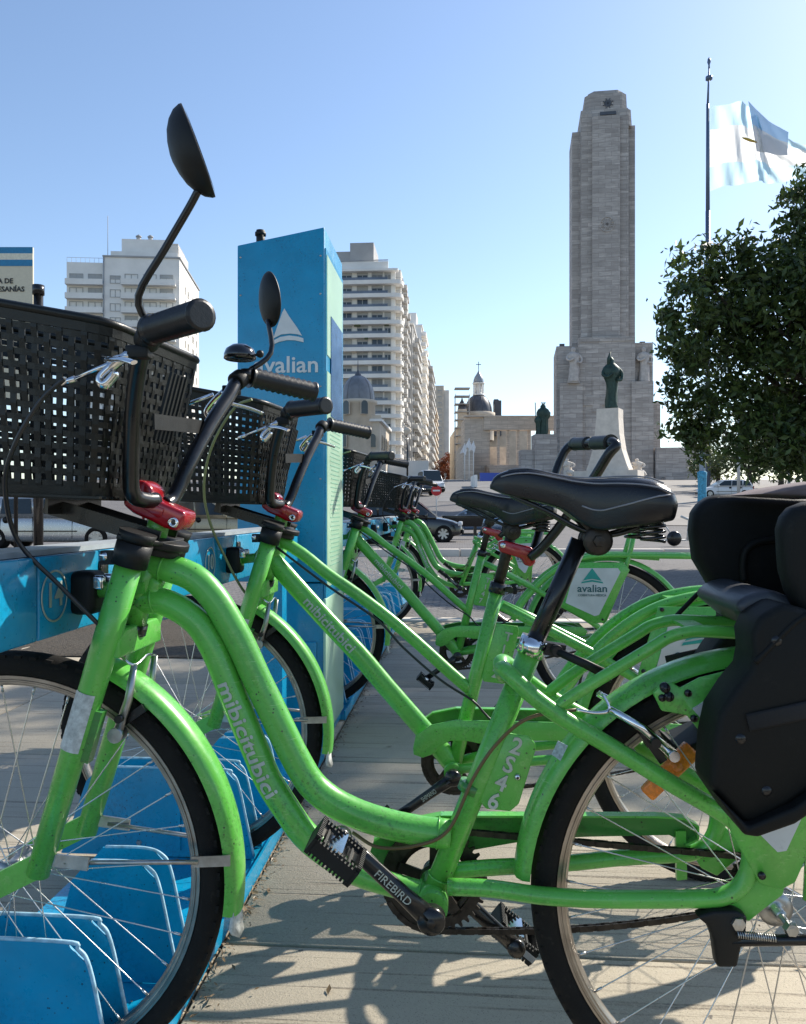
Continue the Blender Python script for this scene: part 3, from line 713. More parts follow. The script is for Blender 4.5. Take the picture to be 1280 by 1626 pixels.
def cockpit(b, s_near=True, bar_cable=True):
    """fork, crowns, red stem clamp, handlebar, basket: same on every bike"""
    ht0, ht1 = T1(243, 866), T1(211, 988)
    obj('head_tube', MB().tube([ht0, ht1], .0205, 18).cyl(ht0, ht0+(ht0-ht1)*.02, .024, seg=18), GREEN, b)
    obj('headset', MB().cyl(ht1, ht1+(ht1-ht0).normalized()*.016, .0235, seg=18), BLACKM, b)
    top = T1(208, 885, .075); bt = T1(60, 1388, .075); mid = top.lerp(bt, .5)
    for q in (1, -1):
        P = [top, top.lerp(bt, .3), top.lerp(bt, .6), bt]; P = P if q == 1 else mir(P)
        leg = obj('fork_leg', MB().tube(P, [.0195, .0195, .0185, .0165], 18), GREEN, b)
        p = P[-1]; ax = Vector((0, p.y, WR))
        obj('dropout', MB().bar(p+Vector((.0, 0, .012)), ax+Vector((-.004, 0, -.004)), .034, .010, (0, 1, 0)).cyl(ax-Vector((0, .006, 0)), ax+Vector((0, .006, 0)), .018, seg=14), GREEN, leg)
        cl = P[0]
        d = (P[0]-P[-1]).normalized()
        ck = MB().cyl(cl-d*.012, cl+d*.022, .0255, seg=20).cyl(cl+d*.022, cl+d*.038, .0235, .027, seg=20)
        ck.box(cl+Vector((-.030, 0, .0)), (.022, .018, .020))
        ck = obj('leg_clamp', ck, BLACKP, leg)
        sgn = -q
        obj('clamp_bolt', MB().lathe([(0, 0), (.0062, 0), (.0062, .004*1), (.004, .005), (0, .003)], cl+Vector((-.036, q*-.010, .002)), 'y', 12), CHROME, ck)
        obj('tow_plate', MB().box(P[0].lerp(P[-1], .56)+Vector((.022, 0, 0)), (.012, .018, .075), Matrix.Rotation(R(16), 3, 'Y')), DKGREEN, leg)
    obj('sticker', MB().add([p+Vector((0, 0, 0)) for p in sticker_quad(top, bt, .0198, .42, .60)], sticker_faces(), True), STICKER, b)
    lc = T1(207, 1010)
    cr = MB().bar(lc+Vector((0, -.080, 0)), lc+Vector((0, .080, 0)), .036, .040, (0, 0, 1)).cyl(ht1+(ht1-ht0).normalized()*.014, lc, .019, seg=16)
    obj('lower_crown', cr.mesh('lower_crown', GREEN, .008), None, b)
    st0 = T1(245, 862); st1 = T1(256, 815)
    obj('steerer', MB().tube([st0, st1], .0165, 18), GREEN, b)
    up = (st1-st0).normalized()
    # upper crown plate carrying the basket
    pc = T1(246, 858)
    disc = []
    for k in range(28):
        a = 2*PI*k/28; disc.append((.052*math.cos(a), .052*math.sin(a)))
    M = frame_M(pc, (1, 0, -.28), (0, 1, 0))
    pm = MB().prism(disc, M, .012).prism([(x*.8, y*.8) for x, y in disc], Matrix.Translation(-up*.012) @ M, .012)
    pm.prism([(-.02, -.095), (.012, -.095), (.03, -.04), (.03, .04), (.012, .095), (-.02, .095), (-.04, .03), (-.04, -.03)], Matrix.Translation(up*.004) @ M, .008)
    obj('upper_crown', pm.mesh('upper_crown', BLACKP, .002), None, b)
    cp = MB()
    for q in (-.035, .035): cp.bar(pc+Vector((.02, q, .003)), Vector((.075, q*1.2, .893)), .024, .005, (0, 1, 0))
    cp.bar(Vector((.10, -.085, .892)), Vector((.10, .085, .892)), .025, .004, (1, 0, 0))
    obj('basket_carrier', cp, BLACKM, b)
    ol = [(222, 762), (241, 764), (252, 775), (256, 793), (304, 813), (302, 828), (292, 843), (270, 838), (250, 827), (222, 815), (206, 802), (210, 778)]
    rc = obj('stem_clamp', MB().slab([T1(x, y) for x, y in ol], .056).mesh('stem_clamp', REDM, .006, 3), None, b)
    rec = [T1(x, y, .0)+Vector((0, -.0285, 0)) for x, y in ((228, 800), (236, 792), (272, 808), (268, 820), (262, 822))]
    obj('clamp_recess', MB().slab(rec, .003).mesh('clamp_recess', REDM, .001), None, rc)
    for v in (.029,):
        c = T1(286, 829, .0); c.y = -v
        obj('clamp_bolt', MB().lathe([(0, .001), (.0035, .001), (.0045, -.003), (.0075, -.003), (.008, .002)], c, 'y', 14), CHROME, rc)
        obj('clamp_bolt', MB().lathe([(.0, .001), (.0075, .0), (.0075, .002)], c, 'y', 14), BLACKM, rc)
    hb = obj('handlebar', MB().tube(crom(HB_N, 5), .0118, 16).tube(crom(HB_F, 5), .0118, 16), BLACKM, b)
    for P, q in ((HB_N, 1), (HB_F, -1)):
        g0 = P[-3]; g1 = P[-1]; d = (g1-g0).normalized()
        e = g0+d*.118 if q == 1 else g0+d*.122
        gr = obj('grip', ribbed_grip(g0, e), GRIPM, b)
        # clamp ring, brake lever body and blade
        c = P[-4]
        dr = (P[-3]-P[-5]).normalized()
        lv = MB().cyl(c-dr*.010, c+dr*.010, .0165, seg=16)
        lv.box(c+Vector((-.012, 0, -.018)), (.030, .018, .016))
        lever = obj('brake_lever', lv.mesh('lever_body', BLACKP, .002), None, b)
        p0 = c+Vector((-.022, 0, -.022))
        bl = crom([p0, p0+Vector((-.016, -q*.014, -.006)), p0+Vector((-.012, -q*.040, -.012)), p0+Vector((.018, -q*.070, -.018)), p0+Vector((.042, -q*.092, -.026))], 5)
        obj('lever_blade', MB().tube(bl, [.0075, .0045], 10, flat=.55, flat_axis=(0, 0, 1)), CHROME, lever)
        nz = p0+Vector((-.02, q*.008, -.004)); ne = nz+Vector((-.060, q*.004, -.022))
        obj('cable_ferrule', MB().cyl(nz, ne, .0032, seg=8).cyl(ne, ne.lerp(nz, -.3), .0042, seg=8), CHROME, lever)
        obj('lever_adjuster', MB().tube(crom([p0+Vector((-.002, 0, .002)), p0+Vector((-.020, -q*.004, -.012)), p0+Vector((-.036, -q*.010, -.030)), p0+Vector((-.030, -q*.012, -.040)), p0+Vector((-.016, -q*.006, -.022))], 5), [.006, .005], 10, flat=1.7, flat_axis=(0, 1, 0)), CHROME, lever)
    make_basket(b)
    # front wheel, fender, stays, brake
    C0 = Vector((0, 0, WR)); wheel('front_wheel', b, C0, R(random.uniform(0, 11)))
    f = fender(b, C0, -8, 64, 'front_fender')
    obj('fender_flap', MB().loft([[arcpt(C0, .352, -7)+Vector((0, y, 0)) for y in (-.024, 0, .024)]+[arcpt(C0, .356, -7)+Vector((0, y, 0)) for y in (.024, 0, -.024)],
                                  [arcpt(C0, .353, -11)+Vector((0, y, 0)) for y in (-.027, 0, .027)]+[arcpt(C0, .359, -11)+Vector((0, y, 0)) for y in (.027, 0, -.027)],
                                  [arcpt(C0, .356, -13.5)+Vector((0, y, 0)) for y in (-.012, 0, .012)]+[arcpt(C0, .369, -13.5)+Vector((0, y, 0)) for y in (.012, 0, -.012)]]), STICKER, f)
    for q in (1, -1):
        a = Vector((.086, -q*.074, .385)); m1 = Vector((.12, -q*.072, .379)); m2 = Vector((.305, -q*.040, .372)); e = arcpt(C0, .352, 6, q*.031)
        sb = MB().bar(a, m1+Vector((.035, 0, -.001)), .018, .004, (0, 1, 0)).tube([m1, m2], .0036, 8).bar(m2-Vector((.01, 0, 0)), e, .016, .003, (0, 1, 0))
        sb.cyl(a+Vector((0, .008*q, 0)), a-Vector((0, .012*q, 0)), .011, seg=14)
        obj('fender_stay', sb, STEEL, b)
        # v-brake arm
        p0 = T1(186, 1166, .045); p1 = T1(213, 1056, .040); P = [p0, p0.lerp(p1, .5)+Vector((.004, 0, 0)), p1]
        if q == -1: P = mir(P)
        ba = obj('brake_arm', MB().tube(P, [.0075, .0065, .0050], 8, flat=.6).cyl(P[0]-Vector((0, q*.010, 0)), P[0]+Vector((0, q*.012, 0)), .011, seg=12), STEEL, b)
        pd = P[0].lerp(P[2], .24)
        obj('brake_pad', MB().box(pd+Vector((.012, q*.014, 0)), (.045, .012, .012), Matrix.Rotation(R(-35), 3, 'Y')).cyl(pd-Vector((0, .012*q, 0)), pd+Vector((0, .016*q, 0)), .006, seg=10), BLACKM, ba)
    a1 = T1(213, 1056, .040); a2 = mir([a1])[0]
    obj('brake_noodle', MB().tube(crom([a1+Vector((-.035, -.01, .045)), a1+Vector((-.02, -.004, .016)), a1, a1.lerp(a2, .5)+Vector((.004, 0, .008)), a2], 6), .0022, 8), CHROME, b)
    # stub with locking pin that engages the rack
    obj('dock_pin', MB().tube([T1(226, 930), T1(150, 938)], .012, 14).cyl(T1(152, 938), T1(140, 939), .017, seg=16).bar(T1(222, 922), T1(222, 940), .05, .03), GREEN, b)
    # cables
    n0 = HB_N[-4]+Vector((-.104, -.012, -.052))
    path = [n0]+[T1(x, y, v) for x, y, v in ((62, 640, .20), (24, 705, .20), (8, 770, .18), (28, 858, .14), (95, 930, .11), (165, 1000, .08))]+[a1+Vector((-.035, -.01, .045))]
    if bar_cable: obj('brake_cable', MB().tube(crom(path, 8), .0032, 8), CABLE, b)
def sticker_quad(a, b, r, f0, f1):
    d = (b-a).normalized(); sd_ = Vector((0, -1, 0)); ac = sd_.cross(d).normalized(); out = []
    for f in (f0, f1):
        p = a.lerp(b, f)
        for k in range(7):
            ph = R(-48+96*k/6-8); out.append(p+sd_*(math.cos(ph)*(r+.0006))+ac*(math.sin(ph)*(r+.0006)))
    return out
def sticker_faces(): return [(k, k+1, k+8, k+7) for k in range(6)]

def drive(b, BB, AX, a_near, ring_y=.050, crank_text='FIREBIRD', text_flip=False, reach=.176):
    """bottom bracket, chainring, chain, cogs, cranks, pedals"""
    obj('bottom_bracket', MB().cyl(BB-Vector((0, .040, 0)), BB+Vector((0, .040, 0)), .0225, seg=20), GREEN, b)
    r0 = .078; nT = 40; ol = []
    for k in range(nT):
        for f, rr in ((.0, r0-.005), (.22, r0-.004), (.38, r0+.003), (.62, r0+.003), (.78, r0-.004)):
            a = 2*PI*(k+f)/nT; ol.append((rr*math.cos(a), rr*math.sin(a)))
    cr = MB(); n = len(ol); vs = []
    c = BB+Vector((0, ring_y, 0))
    for y in (-.002, .002):
        for x, z in ol: vs.append(c+Vector((x, y, z)))
        for k in range(n): 
            a = math.atan2(ol[k][1], ol[k][0]); vs.append(c+Vector((.058*math.cos(a), y, .058*math.sin(a))))
    fs = []
    for k in range(n):
        k2 = (k+1) % n
        fs += [(k, k2, n+k2, n+k), (2*n+k2, 2*n+k, 3*n+k, 3*n+k2), (k2, k, 2*n+k, 2*n+k2), (n+k, n+k2, 3*n+k2, 3*n+k)]
    cr.add(vs, fs)
    for k in range(5):
        a = 2*PI*k/5+.3; cr.bar(c, c+Vector((.062*math.cos(a), 0, .062*math.sin(a))), .016, .004, (0, 1, 0))
    cr.lathe([(0, .004), (.024, .004), (.024, -.004), (0, -.004)], c, 'y', 20)
    # guard disc
    cr.lathe([(.050, .0045), (.068, .0045), (.068, .0030), (.050, .0030)], c, 'y', 40, closed=True)
    obj('chainring', cr, GREASE, b)
    ca = Vector((math.cos(a_near), 0, math.sin(a_near)))
    for q in (1, -1):
        y = -q*.072; d = ca*q; p0 = BB+Vector((0, y, 0)); p1 = p0+d*.168
        me = MB().tube([p0-d*.002, p0+d*.05, p0+d*.12, p1], [.0165, .0125, .0115, .0130], 16, flat=.62, flat_axis=(0, 1, 0)).lathe([(0, -.010), (.0175, -.009), (.0195, -.005), (.0195, .010), (0, .011)], p0, 'y', 24).lathe([(0, -.009), (.013, -.008), (.0145, -.004), (.0145, .008), (0, .009)], p1, 'y', 20)
        ck = obj('crank_arm', me, BLACKM, b)
        obj('crank_bolt', MB().lathe([(0, -q*.0125), (.0055, -q*.013), (.0065, -q*.009), (.0075, -q*.0095), (.0085, -q*.008)], p0, 'y', 16), GREASE, ck)
        if q == 1 and crank_text:
            xd = -d if not text_flip else d
            xd = d if d.x > 0 else -d
            yd = Vector((-xd.z, 0, xd.x)); 
            if yd.z < 0: yd = -yd
            me = text_mesh(crank_text, .016, .0002, .062 if crank_text == 'FIREBIRD' else .040, SILVERTXT); me.transform(frame_M(p0+d*.070+Vector((0, -.0080, 0)), xd, yd)); obj('lettering', me, None, ck)
        cy = -q*.042                                        # pedal
        pc = p1+Vector((0, cy, 0)); M3 = Matrix.Rotation(R(38), 3, 'Y')
        pd = MB(); K = .84
        for sx in (-1, 1):
            bx = M3 @ Vector((sx*.034, 0, 0)); pd.box(pc+bx, (.006, .070, .020), M3)
            for k in range(13):
                for sz in (-1, 1): pd.box(pc+M3 @ Vector((sx*.034, -.031+k*.0052, sz*.0120)), (.006, .0026, .006), M3)
        for sy in (-1, 1):
            pd.box(pc+Vector((0, sy*.032, 0)), (.066, .006, .018), M3)
            for k in range(11):
                pd.box(pc+M3 @ Vector((-.029+k*.0058, sy*.032, .011)), (.0028, .006, .006), M3); pd.box(pc+M3 @ Vector((-.029+k*.0058, sy*.032, -.011)), (.0028, .006, .006), M3)
        for k in range(4): pd.box(pc+M3 @ Vector((-.020+k*.0135, 0, 0)), (.0035, .064, .012), M3)
        pp = obj('pedal', pd, BLACKP, b)
        obj('pedal_axle', MB().cyl(p1, pc-Vector((0, q*.024, 0)), .009, .007, seg=14).cyl(p1, pc, .006, seg=8), CHROME, pp)
        obj('pedal_cage', MB().bar(pc+M3 @ Vector((0, .030, 0)), pc+M3 @ Vector((.0, -.030, 0)), .020, .026, (1, 0, 0)).bar(pc+M3 @ Vector((-.036, q*.030, 0)), pc+M3 @ Vector((.036, q*.030, 0)), .010, .018, (0, 1, 0)), CHROME, pp)
    # cog and chain
    cc = AX+Vector((0, ring_y, 0)); rc = .036
    cg = MB()
    for k, rr in enumerate((.036, .031, .027, .023)):
        cg.lathe([(.012, -k*.004), (rr, -k*.004), (rr, -k*.004-.0018), (.012, -k*.004-.0018)], cc, 'y', 28, False, True)
        for j in range(18):
            a = 2*PI*j/18+k; cg.box(cc+Vector(((rr+.001)*math.cos(a), -k*.004-.0009, (rr+.001)*math.sin(a))), (.004, .0018, .004))
    obj('sprocket', cg, GREASE, b)
    dx = AX-BB; Ld = dx.length; ba = math.atan2(dx.z, dx.x); off = math.acos((r0-rc)/Ld)
    pts = []
    a0, a1 = ba+off, ba+2*PI-off
    for k in range(25): a = a0+(a1-a0)*k/24; pts.append(c+Vector((r0*math.cos(a), 0, r0*math.sin(a))))
    pts2 = []
    for k in range(13): a = a1-2*PI+(a0-a1+2*PI)*k/12; pts2.append(cc+Vector((rc*math.cos(a), 0, rc*math.sin(a))))
    # lower run sags a little
    e0, e1 = pts[-1], pts2[0]; low = [e0.lerp(e1, k/10)+Vector((0, 0, -.014*math.sin(PI*k/10))) for k in range(1, 10)]
    loop = pts+low+pts2; loop.append(loop[0]); L = [0]
    for p, q_ in zip(loop, loop[1:]): L.append(L[-1]+(q_-p).length)
    nl = int(L[-1]/.0127); ch = MB(); arr = []
    for i in range(nl+1):
        q_ = min(L[-1]*i/nl, L[-1]-1e-6); j = int(np.searchsorted(L, q_, 'right'))-1; arr.append(loop[j].lerp(loop[j+1], (q_-L[j])/(L[j+1]-L[j])))
    for i in range(nl):
        p, q_ = arr[i], arr[i+1]; d = (q_-p).normalized(); w_ = .0035 if i % 2 else .0020
        for sg in (-1, 1): ch.bar(p-d*.0035+Vector((0, sg*w_, 0)), q_+d*.0035+Vector((0, sg*w_, 0)), .0085, .0012, (0, 1, 0))
        ch.cyl(p-Vector((0, .0042, 0)), p+Vector((0, .0042, 0)), .0038, seg=6)
    obj('chain', ch, GREASE, b)
def panel(b, outer, inner, y, logo_at, scale=1.0, near=True):
    o = obj('side_panel', MB().slab(outer, .006).mesh('side_panel', GREEN, .0015, 1), None, b)
    inn = [p+Vector((0, -.0045, 0)) for p in inner]
    pf = obj('panel_face', MB().slab(inn, .0035), PANELW, o)
    c = logo_at+Vector((0, -.0075, 0))
    tri = MB().slab([(x*scale, z*scale, 0) for x, z in ((0, .062), (.040, .008), (.022, .012), (0, .016), (-.022, .013), (-.040, .008))], .0008, (0, 0, 1)).slab([(x*scale, z*scale, 0) for x, z in ((-.043, .004), (0, .012), (.043, .004), (.047, -.003), (0, .004), (-.047, -.003))], .0008, (0, 0, 1))
    t = obj('logo', tri.mesh('logo', TEAL), None, pf); t.matrix_local = frame_M(c, (1, 0, 0), (0, 0, 1))
    text_on('avalian', .044*scale, c+Vector((0, 0, -.026*scale)), (1, 0, 0), (0, 0, 1), pf, DKTXT, .125*scale, .0004, bold=.0006)
    text_on('COBERTURA MÉDICA', .014*scale, c+Vector((0, 0, -.054*scale)), (1, 0, 0), (0, 0, 1), pf, DKTXT, .118*scale, .0004)
    for p in outer[::3]: obj('panel_bolt', MB().lathe([(0, -.004), (.005, -.004), (.005, .0)], p*.93+logo_at*.07-Vector((0, .004, 0)), 'y', 8), BLACKM, o)
    return o

def seat_clamp(b, p, ax, lever=True):
    cl = MB().cyl(p-ax*.013, p+ax*.013, .0205, seg=24); c = obj('seat_clamp', cl, CHROME, b)
    x = Vector((1, 0, -.12)).normalized()
    obj('clamp_lug', MB().box(p+x*.030, (.034, .020, .018), Matrix.Rotation(R(8), 3, 'Y')).cyl(p+x*.034-Vector((0, .022, 0)), p+x*.034+Vector((0, .018, 0)), .007, seg=12), BLACKM, c)
    if lever:
        a = p+x*.034-Vector((0, .020, 0)); e = a+Vector((.078, -.004, -.036))
        obj('clamp_lever', MB().tube([a, a.lerp(e, .5)+Vector((0, -.005, .002)), e], [.0055, .0065, .0075], 12, flat=.5, flat_axis=(0, 1, 0)).cyl(a, a+Vector((0, .012, 0)), .009, seg=12), BLACKP, c)
        obj('lever_slot', MB().bar(a.lerp(e, .8)-Vector((0, .006, 0)), a.lerp(e, .97)-Vector((0, .006, 0)), .006, .002, (0, 1, 0)), CHROME, c)
def rear_brake(b, p0, p1, fer):
    for q in (1, -1):
        P = [p0, p0.lerp(p1, .5)+Vector((.004, 0, .004)), p1]; P = P if q == 1 else mir(P)
        ba = obj('brake_arm', MB().tube(P, [.005, .0065, .0085], 8, flat=.6).cyl(P[2]-Vector((0, q*.012, 0)), P[2]+Vector((0, q*.014, 0)), .0075, seg=12), CHROME, b)
        pd = P[0].lerp(P[2], .72)
        obj('brake_pad', MB().box(pd+Vector((.0, q*.014, -.01)), (.050, .012, .012), Matrix.Rotation(R(55), 3, 'Y')).cyl(pd-Vector((0, .010*q, 0)), pd+Vector((0, .016*q, 0)), .007, seg=10), BLACKM, ba)
    q = mir([p0])[0]; obj('brake_noodle', MB().tube(crom([fer, fer.lerp(p0, .6)+Vector((0, -.004, -.004)), p0, p0.lerp(q, .5)+Vector((-.002, 0, .010)), q], 6), .0026, 8), CHROME, b)
def number_plate(b, pts, txt, sp, col, ang, org, step, size):
    n_ = obj('number_plate', MB().slab(pts, .005).mesh('number_plate', GREEN, .002), None, b)
    xd = Vector((math.cos(ang), 0, math.sin(ang))); yd = Vector((-math.sin(ang), 0, math.cos(ang)))
    for i, ch in enumerate(txt):
        c = org+step*i; text_on(ch, size, c, xd, yd, n_, col, None, .0012, 'numeral', .0006)
    return n_

def city_bike():
    b = root('city_bike', 'x', 'bicycle', (0, 0, 0), -ROW, 'bright green hire bikes parked in the docks')
    cockpit(b)
    A = crom([T1(x, y) for x, y in ((240, 893), (262, 900), (306, 916), (339, 948), (363, 986), (385, 1027), (407, 1076), (429, 1121), (451, 1167), (470, 1205), (494, 1244), (527, 1272), (571, 1294), (619, 1309), (662, 1318), (716, 1325))], 3)
    D = crom([T1(x, y) for x, y in ((222, 955), (249, 953), (280, 964), (313, 988), (334, 1019), (350, 1053), (367, 1097), (387, 1146), (407, 1194), (425, 1237), (455, 1285), (483, 1324), (520, 1356), (568, 1386), (620, 1404), (688, 1422))], 3)
    nA = len(A); obj('top_tube', MB().tube(A, .0215, 20), GREEN, b)
    dt = obj('down_tube', MB().tube(D, [.0205]*(len(D)-12)+[.0205-.0004*k for k in range(12)], 20), GREEN, b)
    text_wrap('mibicitubici', .030, .182, D, .0205, (0, -1, 0), dt, SILVERTXT, .43, 1)
    # gusset between the tubes at the head
    obj('gusset', MB().slab([T1(236, 905), T1(262, 925), T1(255, 935), T1(262, 948), T1(225, 950)], .030).mesh('gusset', GREEN, .006), None, b)
    BB = T1(688, 1422); AX = T1(1217, 1425); s0, s1 = T1(843, 1032), T1(691, 1412)
    obj('seat_tube', MB().tube([s0, s1], .0172, 20), GREEN, b)
    ax = (s0-s1).normalized(); seat_clamp(b, s0+ax*.006, ax)
    obj('seat_post', MB().tube([s0-ax*.02, T1(921, 858)], .0135, 18), BLACKM, b)
    saddle(b, T1(778, 773))
    near = [T1(x, y, v) for x, y, v in ((800, 1072, 0), (798, 1062, .022), (811, 1072, .040), (850, 1108, .050), (897, 1142, .055), (956, 1177, .06), (1014, 1212, .064), (1073, 1248, .068), (1124, 1277, .07), (1163, 1302, .07), (1184, 1326, .07), (1192, 1352, .07), (1188, 1385, .07), (1172, 1411, .07), (1145, 1424, .07), (1112, 1427, .07), (1014, 1428, .066), (936, 1427, .058), (858, 1422, .048), (780, 1411, .034), (712, 1408, .025))]
    near = crom(near, 4)
    for P in (near, mir(near)): obj('rear_stay', MB().tube(P, .0122, 14), GREEN, b)
    r1 = crom([T1(x, y, v) for x, y, v in ((878, 1128, .048), (905, 1108, .05), (956, 1076, .055), (1034, 1029, .055), (1062, 1012, .055), (1090, 1004, .055), (1116, 1002, .055), (1180, 1005, .055), (1330, 1008, .055), (1490, 1010, .055))], 4)
    for P in (r1, mir(r1)): obj('rack_rail', MB().tube(P, .0088, 12), GREEN, b)
    rx = [P for P in r1[18::7]]
    obj('rack_crossbars', MB().bar(r1[-1], mir([r1[-1]])[0], .018, .018).bar(r1[24], mir([r1[24]])[0], .03, .004), GREEN, b)
    for q in (1, -1):
        a = Vector((r1[-5].x-.02, -q*.055, r1[-5].z)); obj('rack_strut', MB().tube([a, Vector((AX.x+.03, -q*.068, AX.z+.03))], .0072, 10), GREEN, b)
        y = -q*.068
        dp = [(1178, 1392), (1200, 1372), (1225, 1395), (1247, 1398), (1242, 1420), (1215, 1440), (1188, 1462), (1160, 1448), (1150, 1432)]
        pts = [T1(px_, py_, .068) for px_, py_ in dp]; pts = pts if q == 1 else mir(pts)
        obj('dropout', MB().slab(pts, .007).mesh('dropout', GREEN, .002), None, b)
    wheel('rear_wheel', b, AX, R(3)); c = AX
    fender(b, AX, 176, 32, 'rear_fender', .356)
    drive(b, BB, AX, math.atan2(.118, -.135))
    def weld(p, d, r, nm='weld_bead'):
        d = Vector(d).normalized(); x = d.orthogonal().normalized(); y = d.cross(x); pa = []; rs = []
        for q in range(60):
            a = 2*PI*q/60; pa.append(Vector(p)+x*r*math.cos(a)+y*r*math.sin(a)); rs.append(.0019 if q % 2 else .0013)
        obj(nm, MB().tube(pa, rs, 6, closed=True), GREEN, b)
    weld(A[-1]-(A[-1]-A[-2]).normalized()*.019, A[-1]-A[-2], .0215); weld(A[0]+(A[1]-A[0]).normalized()*.021, A[1]-A[0], .0218); weld(D[0]+(D[1]-D[0]).normalized()*.023, D[2]-D[0], .0208); weld(D[-1]-(D[-1]-D[-2]).normalized()*.022, D[-1]-D[-3], .0168); weld(s1+ax*.020, ax, .0175)
    # chain guard on the far side, seen from inside
    g = [(588, 1352), (596, 1328), (640, 1302), (700, 1290), (1040, 1291), (1082, 1294), (1104, 1306), (1104, 1326), (1084, 1336), (1062, 1325), (930, 1328), (850, 1332), (790, 1342), (735, 1352), (690, 1340), (650, 1352), (620, 1385)]
    gp = [T1(x, y, -.078) for x, y in g]
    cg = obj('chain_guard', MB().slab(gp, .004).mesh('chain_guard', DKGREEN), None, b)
    fl = MB()
    for p, q_ in zip(gp[1:8], gp[2:9]): fl.bar(p+Vector((0, -.008, 0)), q_+Vector((0, -.008, 0)), .018, .003, (0, 0, 1))
    obj('guard_flange', fl, GREEN, cg)
    obj('guard_bracket', MB().slab([T1(x, y, -.072) for x, y in ((1072, 1318), (1088, 1318), (1090, 1394), (1074, 1396))], .010), GREEN, cg)
    rear_brake(b, T1(968, 1126, .048), T1(1068, 1198, .055), T1(915, 1127, .05))
    # rear brake cable clipped to the seat tube
    ca = [T1(x, y, v) for x, y, v in ((560, 1322, .0), (600, 1345, .015), (660, 1343, .026), (712, 1318, .028), (752, 1235, .026), (790, 1180, .03), (840, 1140, .045), (915, 1127, .05))]
    obj('brake_cable', MB().tube(crom(ca, 6), .0026, 8), mat('rusty_brown_cable', (.13, .085, .03), .5), b)
    obj('cable_clip', MB().cyl(T1(748, 1250, .0)-ax*.007, T1(748, 1250, .0)+ax*.007, .0188, seg=18), DKGREEN, b)
    # side panel over the rear wheel
    out = [(1036, 1100), (1052, 1084), (1068, 1084), (1080, 1092), (1110, 1076), (1150, 1066), (1250, 1062), (1340, 1066), (1380, 1090), (1385, 1120), (1262, 1400), (1240, 1412), (1205, 1402), (1160, 1320), (1118, 1170), (1090, 1135), (1050, 1128)]
    inn = [(1098, 1124), (1130, 1104), (1250, 1094), (1320, 1094), (1350, 1110), (1348, 1130), (1246, 1348), (1232, 1350), (1184, 1302), (1140, 1168), (1110, 1138)]
    panel(b, [T1(x, y, .080) for x, y in out], [T1(x, y, .080) for x, y in inn], -.08, T1(1235, 1195, .080), .9)
    for x, y in ((1056, 1092), (1062, 1106)):
        p = T1(x, y, .084); obj('panel_bolt', MB().lathe([(0, -.004), (.0065, -.0035), (.007, .004)], p, 'y', 14).lathe([(0, -.008), (.004, -.008), (.004, -.005)], p, 'y', 8), BLACKM, b)
    # amber reflector in the spokes
    a0, a1 = T1(1100, 1188, 0.0), T1(1026, 1262, 0.0); d = (a1-a0).normalized()
    obj('spoke_reflector', MB().slab([a0+Vector((-d.z, 0, d.x))*.016*0+p for p in (Vector((-d.z, 0, d.x))*.015, Vector((-d.z, 0, d.x))*-.015, (a1-a0)+Vector((-d.z, 0, d.x))*-.012, (a1-a0)+Vector((-d.z, 0, d.x))*.012)], .014).mesh('spoke_reflector', AMBER, .004), None, b)
    pb = a0.lerp(a1, .36); obj('reflector_screw', MB().lathe([(0, -.010), (.007, -.009), (.008, -.006)], pb, 'y', 10), AMBER, b)
    # kickstand
    ks = [(1125, 1441), (1160, 1440), (1178, 1450), (1176, 1478), (1170, 1492), (1162, 1530), (1130, 1530), (1124, 1486), (1116, 1465), (1098, 1450)]
    k = obj('kickstand', MB().slab([T1(x+5, y, .078) for x, y in ks], .022).mesh('kickstand', BLACKP, .004), None, b)
    obj('bolt', MB().lathe([(0, -.016), (.009, -.015), (.010, -.010)], T1(1168, 1460, .078), 'y', 6, False), STEEL, k)
    obj('stand_leg', MB().tube([T1(1160, 1494, .082), T1(1290, 1492, .088), T1(1440, 1486, .095)], .0072, 12), BLACKM, k)
    sp = []; p0, p1 = T1(1170, 1484, .092), T1(1232, 1490, .092)
    for i in range(120):
        f = i/119; p = p0.lerp(p1, f); sp.append(p+Vector((0, math.cos(i*.9)*.0045, math.sin(i*.9)*.0045)))
    obj('spring', MB().tube(sp, .0009, 5), STEEL, k)
    return b
